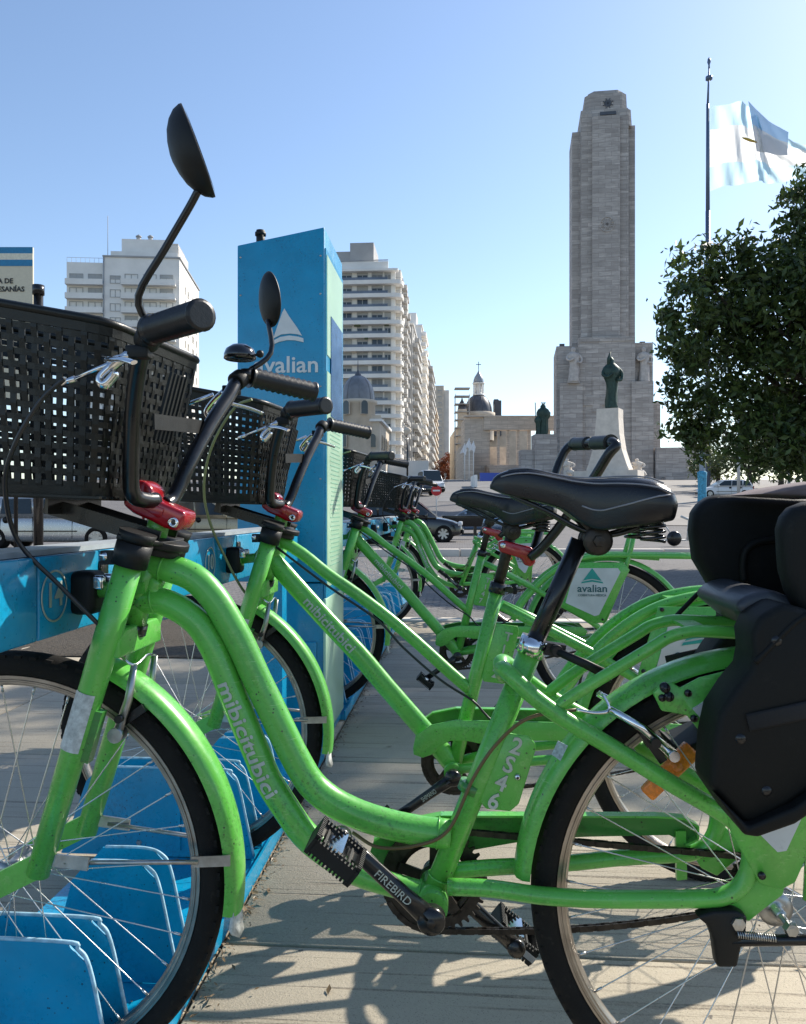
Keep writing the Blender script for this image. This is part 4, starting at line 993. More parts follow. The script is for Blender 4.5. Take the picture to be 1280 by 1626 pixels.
def tandem_bike():
    b = root('long_bike', 'x', 'bicycle', (0, 0, 0), -ROW, 'bright green hire bikes parked in the docks')
    cockpit(b, bar_cable=False)
    A = crom([T2(x, y) for x, y in ((425, 846), (440, 854), (480, 879), (520, 911), (569, 945), (618, 982), (668, 1025), (714, 1067), (750, 1098))], 3)
    D = crom([T2(x, y) for x, y in ((412, 872), (436, 893), (481, 943), (520, 986), (569, 1038), (613, 1090), (688, 1176), (720, 1215))], 3)
    obj('top_tube', MB().tube(A, .0150, 18), GREEN, b)
    dt = obj('down_tube', MB().tube(D, .0240, 20, flat=.85), GREEN, b)
    text_wrap('mibicitubici', .033, .170, D, .0225, (0, -1, 0), dt, SILVERTXT, .36, 1)
    BB = T2(720, 1220); AX = T2(1151, 1180); s0, s1 = T2(790, 934), BB
    obj('seat_tube', MB().tube([s0, s1], .0172, 20), GREEN, b); ax = (s0-s1).normalized()
    obj('seat_clamp', MB().cyl(s0-ax*.012, s0+ax*.014, .0205, seg=20).cyl(s0+Vector((.03, -.016, -.003)), s0+Vector((.03, .016, -.003)), .008, seg=12).box(s0+Vector((.02, 0, -.002)), (.03, .016, .014)), BLACKM, b)
    obj('seat_post', MB().tube([s0-ax*.02, T2(822, 808)], .0135, 18), GREASE, b)
    saddle(b, T2(714, 793))
    ss = [T2(798, 963, .022), T2(845, 987, .045), T2(937, 1035, .055), T2(1100, 1130, .066), T2(1151, 1166, .068)]
    cs = [T2(724, 1222, .03), T2(800, 1212, .055), T2(960, 1200, .062), T2(1151, 1192, .068)]
    for q in (1, -1):
        obj('seat_stay', MB().tube(ss if q == 1 else mir(ss), .0115, 14), GREEN, b)
        obj('chain_stay', MB().tube(cs if q == 1 else mir(cs), .0115, 14), GREEN, b)
        p = Vector((AX.x, -q*.068, AX.z)); obj('dropout', MB().box(p, (.06, .007, .07)).mesh('dropout', GREEN, .003), None, b)
    rc = crom([T2(x, y, v) for x, y, v in ((880, 1128, .05), (905, 1085, .05), (935, 1047, .05), (980, 1003, .05), (1035, 968, .05), (1090, 950, .05), (1150, 943, .05), (1250, 943, .05), (1420, 946, .05))], 4)
    for P in (rc, mir(rc)): obj('rack_rail', MB().tube(P, .0125, 14), GREEN, b)
    obj('rack_crossbars', MB().bar(rc[-1], mir([rc[-1]])[0], .02, .02).bar(rc[-14], mir([rc[-14]])[0], .03, .006), GREEN, b)
    for q in (1, -1):
        P = [T3(1009, 842, .045), T3(1002, 872, .05), T3(990, 915, .058), T3(958, 990, .066)]; P = P if q == 1 else mir(P)
        obj('rack_strut', MB().tube(P, .010, 12), GREEN, b)
    pp = T3(1009, 842, .045); obj('rack_hoop', MB().tube([pp, mir([pp])[0]], .010, 12).bar(T3(985, 882), T3(1045, 886), .05, .02), GREEN, b)
    wheel('rear_wheel', b, AX, R(5)); fender(b, AX, 178, 20, 'rear_fender', .356)
    drive(b, BB, AX, math.atan2(-.100, -.140), crank_text='SHIMANO')
    g = [(656, 1188), (660, 1168), (684, 1151), (724, 1143), (894, 1147), (1010, 1147), (1085, 1150), (1098, 1163), (1090, 1176), (960, 1176), (830, 1176), (795, 1181), (765, 1181), (740, 1176), (715, 1176), (700, 1184), (689, 1197), (671, 1203), (657, 1198)]
    obj('chain_guard', MB().slab([T2(x, y, .040) for x, y in g], .006).mesh('chain_guard', GREEN, .002), None, b)
    g2 = [(x, y) for x, y in g]
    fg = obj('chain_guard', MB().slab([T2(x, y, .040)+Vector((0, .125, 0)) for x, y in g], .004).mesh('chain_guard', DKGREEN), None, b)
    gp = [T2(x, y, .040)+Vector((0, .118, .0)) for x, y in g[:7]]; fl = MB()
    for p, q_ in zip(gp, gp[1:]): fl.bar(p, q_, .018, .003, (0, 0, 1))
    obj('guard_flange', fl, GREEN, fg)
    rear_brake(b, T2(968, 1050, .048), T2(1050, 1100, .055), T2(930, 1045, .05))
    # handle for a passenger behind the saddle, on a red clamp
    ol = [(790, 860), (798, 857), (842, 868), (849, 875), (849, 893), (842, 899), (831, 896), (827, 886), (792, 875)]
    rcl = obj('handle_clamp', MB().slab([T2(x, y) for x, y in ol], .052).mesh('handle_clamp', REDM, .005, 3), None, b)
    obj('clamp_bolt', MB().lathe([(0, -.004), (.006, -.004), (.007, 0)], T2(798, 865)-Vector((0, .027, 0)), 'y', 12), CHROME, rcl)
    hn = [(842, 885, .02), (862, 868, .035), (893, 830, .075), (940, 764, .145), (966, 722, .17), (978, 708, .172), (972, 702, .160)]
    hf = [(842, 885, -.02), (850, 868, -.035), (866, 810, -.10), (882, 752, -.155), (894, 722, -.178), (905, 708, -.180), (912, 705, -.165)]
    N_ = crom([T2(*p) for p in hn], 5); F_ = crom([T2(*p) for p in hf], 5)
    obj('passenger_handle', MB().tube(N_+list(reversed(F_)), .0118, 14), BLACKM, b)
    g0, g1 = N_[-1], F_[-1]; d = (g1-g0)
    obj('grip', ribbed_grip(g0+d*.04, g0+d*.40, .016, 8), GRIPM, b); obj('grip', ribbed_grip(g0+d*.96, g0+d*.60, .016, 8), GRIPM, b)
    # outer panel
    out = [(903, 893), (990, 893), (1000, 905), (958, 988), (945, 990), (888, 963), (886, 950)]; inn = [(913, 902), (981, 902), (985, 908), (951, 976), (944, 978), (898, 957)]
    panel(b, [T3(x, y, .078) for x, y in out], [T3(x, y, .078) for x, y in inn], -.078, T3(940, 925, .078))
    # long gear cable below the top tube
    ca = [T2(x, y, v) for x, y, v in ((430, 862, .02), (520, 930, .022), (600, 985, .022), (640, 1028, .02), (700, 1080, .02), (750, 1112, .022), (800, 1150, .03), (905, 1108, .05), (930, 1045, .05))]
    obj('brake_cable', MB().tube(crom(ca, 5), .0030, 8), CABLE, b)
    # yellowed front brake cable looping down from the lever
    ca = [T2(x, y, v) for x, y, v in ((400, 634, .22), (372, 648, .21), (338, 705, .20), (324, 768, .18), (332, 825, .14), (358, 886, .09), (384, 934, .05), (408, 962, .04))]
    obj('brake_cable', MB().tube(crom(ca, 6), .0032, 8), YCABLE, b)
    return b

def mirror(b, pts, c, ldir, ndir, a, bb, depth, name='mirror'):
    st = obj('mirror_stem', MB().tube(crom(pts, 4), .0048, 10).cyl(pts[0]-Vector((0, 0, .012)), pts[0]+Vector((0, 0, .006)), .011, seg=14), BLACKM, b)
    L = Vector(ldir).normalized(); Nn = Vector(ndir); Nn = (Nn-L*Nn.dot(L)).normalized(); W_ = L.cross(Nn)
    rings = []
    for f, k in ((0, 1.0), (.10, 1.0), (.35, .93), (.6, .78), (.8, .58), (.93, .34), (1.0, .08)):
        ring = []
        for q in range(32):
            t = 2*PI*q/32; taper = 1+.12*math.cos(t)
            ring.append(c-Nn*depth*f+L*(a*k*math.cos(t))+W_*(bb*k*math.sin(t)*taper))
        rings.append(ring)
    mo = obj('mirror', MB().loft(rings).mesh('mirror', BLACKP), None, b)
    gl = []
    for q in range(32): t = 2*PI*q/32; gl.append(c+Nn*.0012+L*(a*.93*math.cos(t))+W_*(bb*.93*math.sin(t)*(1+.12*math.cos(t))))
    obj('mirror_glass', MB().add(gl, [tuple(range(32))]), MIRRORG, mo)
    return mo

bike1 = city_bike(); bike2 = tandem_bike(); index_kids()
def place(b, s, t): b.location = row(t, s, 0)
bike4 = copy_tree(bike1); bike5 = copy_tree(bike1); bike3 = copy_tree(bike2)
place(bike1, 1.19, -.689); place(bike2, 1.985, -.681); place(bike3, 3.57, -.68); place(bike4, 5.96, -.66); place(bike5, 6.76, -.64)
bike1['label'] = 'nearest green bike, lettered 2S46, with a low curved frame and black child seat'
bike2['label'] = 'second green bike from the camera, with plate T172 and a straight sloping frame'
bike3['label'] = 'straight framed green bike just beyond the blue kiosk with white avalian panel'
bike4['label'] = 'shaded green bike with curved frame, fourth of the row beyond the kiosk'
bike5['label'] = 'farthest green bike in the shade, last of the row near the parked black car'
# only on the first bike: plate, mirrors, bell
ax1 = (T1(843, 1032)-T1(691, 1412)).normalized()
pl = [T1(x, y, .010) for x, y in ((790, 1178), (805, 1163), (840, 1169), (850, 1180), (850, 1192), (824, 1276), (810, 1288), (772, 1284), (762, 1272))]
ang = math.atan2(ax1.z, ax1.x)-PI/2
number_plate(bike1, pl, '2S46', None, SILVERTXT, ang+R(2), T1(820, 1186, .0138), (T1(784, 1273, .0138)-T1(820, 1186, .0138))/3, .034)
obj('lettering_rivet', MB().lathe([(0, -.003), (.0028, -.003), (.0048, -.001), (.005, .001)], T1(822, 1234, .014), 'y', 12), CHROME, bike1)
obj('lettering_rivet', MB().lathe([(0, -.0045), (.002, -.004)], T1(822, 1234, .014), 'y', 8), BLACKM, bike1)
gN = HB_N[-4]; gF = HB_F[-4]
mirror(bike1, [gN+Vector((.004, -.006, .014)), T1(220, 470, .215), T1(262, 395, .225), T1(300, 330, .235), T1(316, 300, .24)], T1(315, 238, .24), T1(341, 309, .24)-T1(286, 162, .24), Vector((1, .20, .33)), .0575, .040, .034)
mirror(bike1, [gF+Vector((.012, .010, .014)), T1(430, 560, -.225), T1(426, 508, -.235)], T1(430, 475, -.24), (T1(434, 518, -.24)-T1(424, 432, -.24)), Vector((1, .85, .05)), .050, .037, .016)
bc = HB_F[-4]+Vector((-.004, .008-.018, .030))
bell = obj('bell', MB().lathe([(0, .022), (.014, .020), (.024, .013), (.0275, .004), (.028, -.004), (.025, -.006), (.0, -.006)], T1(381, 566, -.19), 'z', 32), mat('bell_black', (.02, .02, .022), .12, .6, coat=.8), bike1)
obj('bell_thumb', MB().lathe([(0, .007), (.005, .005), (.007, 0), (.005, -.005), (0, -.007)], T1(413, 562, -.17), 'z', 12).bar(T1(381, 570, -.19), T1(413, 562, -.17), .005, .003), BLACKP, bell)
# child seat behind the saddle of the first bike
def child_seat():
    cs = obj('child_seat', MB().slab([T1(x, y, -.10) for x, y in ((1094, 842), (1097, 815), (1108, 796), (1128, 787), (1160, 785), (1300, 793), (1420, 800), (1430, 1000), (1250, 1010), (1150, 975), (1132, 942), (1118, 918), (1100, 888))], .045).mesh('seat_wing', SEATPL, .014, 3), None, bike1)
    obj('seat_wing', MB().slab([T1(x, y, .13) for x, y in ((1236, 880), (1234, 840), (1240, 820), (1252, 806), (1275, 797), (1400, 790), (1480, 800), (1480, 1060), (1330, 1060), (1270, 985), (1248, 940), (1238, 905))], .040).mesh('seat_wing', SEATPL, .014, 3), None, cs)
    obj('seat_back', MB().slab([T1(x, y, .015) for x, y in ((1400, 800), (1460, 800), (1440, 1010), (1380, 1010))], .23).mesh('seat_back', SEATPL, .014, 3), None, cs)
    obj('seat_pan', MB().slab([T1(x, y, .03) for x, y in ((1130, 952), (1150, 932), (1185, 925), (1262, 957), (1400, 985), (1400, 1015), (1200, 995), (1178, 992))], .19).mesh('seat_pan', mat('seat_pan_plastic', (.03, .034, .042), .38, var=.15, scale=10, bmp=.2, bscale=400), .010, 3), None, cs)
    for q, nm in ((1, 'leg_guard'), (-1, 'leg_guard')):
        v = .150 if q == 1 else -.16
        pts = [(1178, 1000), (1190, 972), (1225, 952), (1262, 962), (1330, 1010), (1330, 1180), (1300, 1218), (1235, 1262), (1185, 1290), (1165, 1292), (1113, 1234), (1118, 1170), (1128, 1122), (1152, 1085), (1176, 1056), (1181, 1030)]
        o = obj(nm, MB().slab([T1(x, y, .150)+Vector((0 if q == 1 else .07, .150-v, 0)) for x, y in pts], .075).mesh(nm, SEATPL, .009, 3), None, cs)
        ridge = crom([T1(x, y, .150)+Vector((0, (.150-v)-q*.036, 0)) for x, y in ((1182, 1044), (1205, 1020), (1240, 985), (1262, 970))], 5)
        obj('moulded_ridge', MB().tube(ridge, .004, 8), SEATPL, o)
        for bx_, by_ in ((1215, 1010), (1160, 1160), (1200, 1240)):
            bp_ = T1(bx_, by_, .150)+Vector((0 if q == 1 else .07, (.150-v)-q*.0375, 0)); obj('screw', MB().lathe([(0, -q*.002), (.005, -q*.002), (.0065, 0)], bp_, 'y', 12), BLACKM, o)
        obj('strap', MB().tube([T1(1170, 1135, .150)+Vector((0, (.150-v)-q*.040, 0)), T1(1330, 1100, .150)+Vector((0, (.150-v)-q*.040, 0))], .011, 8, flat=.15, flat_axis=(0, 1, 0)), mat('strap_webbing', (.012, .012, .013), .8, bmp=.4, bscale=900), o)
        foot = [(1118, 1236), (1166, 1284), (1235, 1255), (1300, 1210), (1330, 1180), (1332, 1205), (1302, 1236), (1236, 1280), (1180, 1300), (1160, 1297)]
        obj('foot_rest', MB().slab([T1(x, y, .150)+Vector((0, .150-v, -.003)) for x, y in foot], .105).mesh('foot_rest', SEATPL, .008, 3), None, cs)
    obj('moulded_seam', MB().tube(crom([T1(x, y, -.071) for x, y in ((1182, 925), (1180, 895), (1186, 872), (1205, 860), (1240, 855))], 5), .006, 8), SEATPL, cs)
    obj('padding', MB().slab([T1(x, y, 0) for x, y in ((1180, 786), (1215, 776), (1290, 764), (1400, 762), (1400, 790), (1290, 792))], .14).mesh('padding', mat('grey_pink_fabric', (.16, .12, .12), .9, var=.2, bmp=.3), .010, 3), None, cs)
child_seat()
sf = Vector((0, -.0305, 0)); sp4 = [T1(x, y, .0305) for x, y in ((886, 1176), (902, 1184), (890, 1208), (876, 1198))]
obj('fender_sticker', MB().slab(sp4, .0012), mat('pale_blue_sticker', (.30, .42, .45), .5, var=.4, scale=200), bike1)
# plates on the long bikes
ax2 = (T2(790, 934)-T2(720, 1220)).normalized(); ang2 = math.atan2(ax2.z, ax2.x)-PI/2
def plate2(b, txt, small=False):
    T = T2
    pts = [T(x, y, .010) for x, y in ((788, 990), (822, 994), (824, 1002), (806, 1078), (800, 1086), (768, 1082), (765, 1074))]
    if small: pts = [p+Vector((.0, 0, 0)) for p in pts]
    number_plate(b, pts, txt, None, SILVERTXT, ang2+R(1), T(807, 1012, .0138), (T(786, 1070, .0138)-T(807, 1012, .0138))/3, .030)
plate2(bike2, 'T172'); plate2(bike3, 'T147')

# ================================================================== BACKGROUND: buildings
def box_o(name, x0, x1, y0, y1, z0, z1, mt, parent, bevel=0.0):
    return obj(name, MB().box(((x0+x1)/2, (y0+y1)/2, (z0+z1)/2), (x1-x0, y1-y0, z1-z0)).mesh(name, mt, bevel), None, parent)
ME = {}
def shared(key, fn):
    if key not in ME: ME[key] = fn()
    return ME[key]
def put(name, me, loc, parent, rz=0.0, sc=None):
    o = obj(name, me, None, parent); o.location = loc; o.rotation_euler = (0, 0, rz)
    if sc: o.scale = sc
    return o
def window_me(w_, h_, mt_frame, shutter=0.0):
    """a window lying in the xz plane, facing -y: frame, two panes, sill, partly lowered shutter"""
    f = MB(); t = .12
    for x in (-w_/2, 0, w_/2): f.box((x, 0, 0), (t, .16, h_))
    for z in (-h_/2, h_/2): f.box((0, 0, z), (w_+t, .18, t))
    fm = f.mesh('window', mt_frame); p = MB().box((0, .05, 0), (w_, .03, h_)).mesh('pane', WINM)
    s = MB().box((0, -.0, h_/2-h_*shutter/2), (w_-.1, .06, h_*shutter)).mesh('shutter', SHUT) if shutter > 0 else None
    return fm, p, s
CURT = [mat('pale_curtain', (.42, .41, .38), .8), mat('grey_blind', (.20, .21, .22), .6)]
def mk_curtain(p, q):
    c = p.copy(); c.materials.clear(); c.materials.append(CURT[q]); return c
def put_window(key, w_, h_, loc, parent, rz=0.0, sh=0.0, fm=None):
    fm_, p, s = shared((key, w_, h_, sh), lambda: window_me(w_, h_, fm or SHUT, sh))
    o = put('window', fm_, loc, parent, rz)
    if rb.random() < .35:
        p2 = shared((key, 'curtain', w_, h_, q := rb.choice([0, 1])), lambda: mk_curtain(p, q)); put('pane', p2, (0, 0, 0), o)
    else: put('pane', p, (0, 0, 0), o)
    if s: put('shutter', s, (0, 0, 0), o)
    return o
rb = random.Random(11)

def balcony_tower():
    X, Y = (640-640)*174/1280, 174; zg = gz(174)-1
    b = root('apartment_tower', 'tall white apartment tower with long curved balconies, right behind the blue kiosk', 'building', (X, Y, 0), -ROW)
    # local: x 0 at street corner, negative to the left; y depth
    zt = 53.2; W = 15.5
    box_o('wall', -W, -1.7, 0, 26, zg, zt, WHITEB, b)
    box_o('street_wall', -1.7, -.6, 1.4, 26, zg, zt, CREAMB, b)
    box_o('penthouse', -11.8, -6.6, 2.0, 12, zt, zt+6.3, GREYB, b); box_o('tank_room', -15, -11.8, 2.5, 9, zt, zt+4.6, GREYB, b); box_o('flue', -16.8, -15.6, 2.5, 4, zt-2, zt+5, GREYB, b)
    box_o('roof_parapet', -14.8, -3.2, -.1, .3, zt, zt+1.5, WHITEB, b); box_o('parapet_rail', -14.8, -3.2, -.3, -.1, zt+1.62, zt+1.80, GREYB, b)
    P = 2.88; n = 17
    def balc():
        pts = []
        for x, y in ((-W+.3, 0), (-W+.3, -1.5), (-3.2, -1.5)): pts.append((x, y))
        for k in range(7):
            a = R(-90+90*k/6); pts.append((-1.6+1.55*math.cos(a), .05+1.55*math.sin(a)))
        pts += [(-.05, 2.6), (-1.65, 2.6), (-1.65, 0)]
        return MB().prism(pts, Matrix.Identity(4), .85).mesh('balcony', WHITEB)
    def rail_():
        return MB().box((-W/2-1.4, -1.42, .65), (W-3.6, .06, .50)).box((-W/2-1.4, -1.45, .98), (W-3.4, .10, .07)).mesh('balcony_glass', RAILG)
    bm_, rm_ = balc(), rail_()
    hn = MB().tube([(-1.4+1.4*math.cos(R(a)), .1+1.4*math.sin(R(a)), .9) for a in range(-90, 1, 15)]+[(0, 2.4, .9)], .05, 6)
    for k in range(4): 
        a = R(-80+k*25); hn.cyl((-1.4+1.4*math.cos(a), .1+1.4*math.sin(a), .4), (-1.4+1.4*math.cos(a), .1+1.4*math.sin(a), .9), .03, seg=5)
    hn = hn.mesh('corner_railing', GREYB)
    for i in range(n):
        z = zt-1.0-(i+1)*P+.6
        o = put('balcony', bm_, (0, 0, z), b); put('balcony_glass', rm_, (0, 0, 0), o); put('corner_railing', hn, (0, 0, 0), o)
        for x in (-12.3, -8.8, -5.6, -3.3):
            put_window('twr', 2.3 if x < -4 else 1.3, 1.75, (x, -.04, z+1.45), b, 0, rb.choice([0, .3, .6, .3]))
        if i < 14:
            for y in (6, 11, 16, 21):
                if (i*5+y) % 7 == 0: continue
                o = put('side_balcony', shared('sb', lambda: MB().box((0, 0, 0), (1.2, 2.8, .22)).box((.56, 0, .5), (.08, 2.8, .9)).box((0, -1.36, .5), (1.2, .08, .9)).mesh('side_balcony', LGREY)), (-.35 if y > 10 else -.1, y, z), b); put_window('tsw', 2.2, 1.9, (-.57, y, z+1.3), b, R(90), rb.choice([0, .4, .8]))
    for k in range(9): obj('roof_clutter', MB().box((-14+k*1.4+rb.uniform(-.4, .4), rb.uniform(1, 6), zt+rb.uniform(.3, 1.0)), (rb.uniform(.3, 1), .8, rb.uniform(.6, 2))), GREYB, b)
    for k in range(16):
        obj(rb.choice(['awning', 'air_unit', 'plant_pot']), MB().box((rb.uniform(-13, -3), -rb.uniform(.4, 1.1), zt-.9-P*rb.randint(1, 14)+rb.uniform(.1, .5)), (rb.uniform(.4, 1.4), .4, rb.uniform(.4, .9))), rb.choice([GREYB, LEAF2, SHUT, BEIGEB]), b)
    box_o('canopy_roof', -14.8, -1.0, -1.5, .0, zt-.9, zt-.45, WHITEB, b)
balcony_tower()
def canyon():
    specs = [('cream apartment block behind the tall balcony tower, with stepped balconies', 176.5+24, 24, 1.3, 47.5, LGREY), ('narrow white block farther down the street with glazed top floor', 226, 18, 3.6, 53, WHITEB),
             ('pale block midway down the shopping street with a square roof box', 245, 22, 1.0, 49, BEIGEB), ('white block far down the street with dark slim balconies', 268, 34, 4.2, 51, LGREY),
             ('grey-beige block near the street end', 303, 40, 3.8, 42, BEIGEB)]
    for i, (lb, Y, D, dx, H, mt) in enumerate(specs):
        X = -.1+(Y-174)*.0765+dx*.35
        b = root('street_apartment', lb, 'building', (X, Y, 0), -ROW, 'apartment blocks lining the left side of the street')
        zg = gz(Y)-1
        box_o('wall', -16, 0, 0, D, zg, H, mt, b); box_o('roof_box', -8, -1.5, 1, 9, H, H+3.5, mt, b); box_o('cornice', -16, .3, -.3, D, H-.5, H-.1, WHITEB, b)
        nf = int((H-zg-4)/2.9)
        for k in range(nf):
            z = H-2.9*(k+1)
            for j in range(3):
                y = D*(j+.5)/3
                if (k*7+j*3+i) % 11 == 0: continue
                o = put('balcony', shared(('cb', i), lambda: MB().box((.6, 0, 0), (1.3, D/3.8, .25)).box((1.22, 0, .55), (.07, D/3.8, .85)).box((.6, -D/7.6, .55), (1.3, .07, .85)).mesh('balcony', mt)), (0, y, z), b)
            for x in (-3, -7):
                put_window('cn', 1.7, 1.5, (x, -.03, z+1.3), b, 0, rb.choice([0, .3, .6]))
            for j in range(3):
                put_window('cns', 1.9, 1.9, (.03, D*(j+.5)/3, z+1.2), b, R(90), rb.choice([0, .4]))
    b = root('end_tower', 'plain grey-beige tower closing the far end of the street', 'building', (22.5, 395, 0), -ROW)
    box_o('wall', -16, -2.5, 0, 15, 9, 62, BEIGEB, b); box_o('side_wing', -2.5, 0, 2, 15, 9, 60, CREAMB, b)
    for k in range(16):
        for x in (-12, -8, -4.5): put_window('et', 1.8, 1.5, (x, -.03, 59-3*k), b, 0, .3)
canyon()

def left_block():
    d = 165; X0, X1, XM = (110-640)*d/1280, (285-640)*d/1280, (168-640)*d/1280; zg = gz(d)-1
    b = root('apartment_block', 'white apartment block with stepped roof boxes, seen behind the large handlebar mirror', 'building', (X1, d, 0), R(5))
    z = lambda py: EYE+(HZ-py)*d/1280
    w0 = X0-X1; wm = XM-X1
    box_o('left_wing', w0, wm, .6, 22, zg, z(419), WHITEB, b); box_o('wall', wm, 0, 0, 24, zg, z(409), WHITEB, b)
    box_o('upper_storey', wm+1, -.6, 1.4, 20, z(409), z(398), WHITEB, b); box_o('roof_house', wm+3.0, -3.0, 2.2, 14, z(398), z(376), WHITEB, b)
    box_o('lift_room', -6.5, -1.4, 6, 14, z(376), z(372), GREYB, b); box_o('side_room', -2.9, -.7, 2.4, 14, z(398), z(384), CREAMB, b)
    box_o('roof_cornice', wm-.2, .25, -.25, 24.2, z(411), z(408.5), GREYB, b)
    for x, h_ in ((wm+.4, 27), (-.5, 7)): obj('antenna', MB().cyl((x, 1.5, z(405)), (x, 1.5, z(405)+h_*.3), .06, seg=5), GREYB, b)
    for x in (wm+6, wm+8.4): obj('roof_vent', MB().cyl((x, 4, z(376)), (x, 4, z(376)+1.1), .45, seg=10).lathe([(.0, 1.6), (.6, 1.2), (.6, 1.0)], (x, 4, z(376)), 'z', 10), GREYB, b)
    obj('drain_pipe', MB().cyl((wm, -.12, zg), (wm, -.12, z(409)), .13, seg=6), GREYB, b)
    rl = MB()
    for k in range(9): rl.cyl((w0+k*.9, .8, z(419)), (w0+k*.9, .8, z(419)+1.0), .03, seg=4)
    rl.bar((w0, .8, z(419)+1.0), (wm, .8, z(419)+1.0), .06, .06); obj('roof_railing', rl, GREYB, b)
    P = 22.0*d/1280
    for i in range(16):
        zf = z(430)-i*P-1.9
        for x in (w0+1.9, w0+5.6): 
            put_window('lw', 2.6, 1.9, (x, .57, zf), b, 0, rb.choice([0, 0, .5]))
        o = put('balcony', shared('lwb', lambda: MB().box((0, 0, 0), (abs(w0-wm)-.1, 1.4, .28)).box((0, -.66, .55), (abs(w0-wm)-.1, .07, .9)).mesh('balcony', WHITEB)), ((w0+wm)/2, -.1, zf-1.35), b)
        put_window('lm', 2.0, 1.5, (wm+2.3, -.03, zf-.2), b, 0, rb.choice([0, .3, .5]))
        o = put('balcony', shared('lmb', lambda: MB().box((0, 0, 0), (10.8, 1.5, .30)).box((0, -.72, .60), (10.8, .06, .85)).mesh('balcony', WHITEB)), (-6.0, -.75, zf-1.35), b)
        for x in (-9.6, -5.9, -2.6):
            put_window('lmw', 2.5, 1.9, (x, -.03, zf), b, 0, rb.choice([0, 0, .4, .7]))
        if rb.random() < .7: put('plant_box', shared('pb', lambda: MB().box((0, 0, 0), (1.0, .4, .9)).mesh('plant_box', LEAF2)), (-rb.uniform(2, 10), -1.1, zf-.7), b)
        for y, w_ in ((6.5, .9), (10, 1.3), (16, 1.5), (20.5, .9)):
            put_window('ls', w_, 1.3, (.03, y, zf-.4), b, R(90), rb.choice([0, .5]), CREAMB)
        if rb.random() < .6: put('air_unit', shared('au', lambda: MB().box((0, 0, 0), (.5, .9, .7)).mesh('air_unit', GREYB)), (.28, rb.uniform(1, 4), zf-.6), b)
left_block()

def dome_me(r, h, seg=28, ribs=8):
    m = MB(); pr = [(r*math.cos(PI/2*k/10)**.85, h*math.sin(PI/2*k/10)) for k in range(10)]+[(.02, h)]
    m.lathe(pr, (0, 0, 0), 'z', seg)
    for k in range(ribs):
        a = 2*PI*k/ribs+.2; m.tube([(q*1.01*math.cos(a), q*1.01*math.sin(a), z) for q, z in pr], r*.022, 5)
    return m
def domed_house():
    d = 112; X = (565-640)*d/1280; z = lambda py: EYE+(HZ-py)*d/1280; k = d/1280; zg = gz(d)-.5
    b = root('domed_house', 'old beige corner house with grey ribbed dome, at the foot of the balcony tower', 'building', (X, d, 0), -ROW)
    obj('tower_wall', MB().lathe([(2.45, zg), (2.45, z(640)), (2.75, z(638)), (2.75, z(633)), (2.3, z(632))], (0, 2.4, 0), 'z', 20), BEIGEB, b)
    dm = obj('dome', dome_me(2.35, (633-592)*k), DOMEG, b); dm.location = (0, 2.4, z(633))
    obj('finial', MB().lathe([(.75, 0), (.55, .25), (.42, .6), (.2, .9), (.07, 1.2), (.04, 2.6), (0, 2.7)], (0, 2.4, z(596)), 'z', 12), SLATE, dm).matrix_parent_inverse = Matrix.Translation(-Vector((0, 2.4, z(633))))
    box_o('wall', -14, 3.2, 1.2, 16, zg, z(668), BEIGEB, b); box_o('cornice', -14, 3.6, .8, 16.3, z(668), z(664), WHITEB, b)
    box_o('balustrade', -14, 3.4, 1.0, 1.3, z(664), z(658), BEIGEB, b); box_o('gate_wall', 3.2, 9.5, 14, 15, zg, z(722), WHITEB, b)
    def arch():
        m = MB(); w_, h_ = .95, 1.6; pts = [(-w_/2, -h_/2), (w_/2, -h_/2)]+[(w_/2*math.cos(R(a)), h_/2-.2+w_/2*math.sin(R(a))) for a in range(0, 181, 20)]
        fr = MB().prism([(x*1.18, y*1.10) for x, y in pts], frame_M((0, 0, 0), (1, 0, 0), (0, 0, 1)), .2).mesh('arched_window', BEIGEB)
        pa = MB().prism(pts, frame_M((0, -.12, 0), (1, 0, 0), (0, 0, 1)), .06).mesh('pane', WINM); return fr, pa
    fr, pa = arch()
    for x, y, zz, rz in ((1.2, -.02, z(648), R(28)), (-1.3, -.0, z(648), R(-28)), (2.2, 1.12, z(700), 0), (-1.8, -.05, z(700), 0), (3.25, 4, z(700), R(90)), (3.25, 7, z(700), R(90)), (3.25, 10, z(700), R(90)), (3.25, 13, z(700), R(90))):
        o = put('arched_window', fr, (x, y, zz), b, rz); put('pane', pa, (0, 0, 0), o)
domed_house()

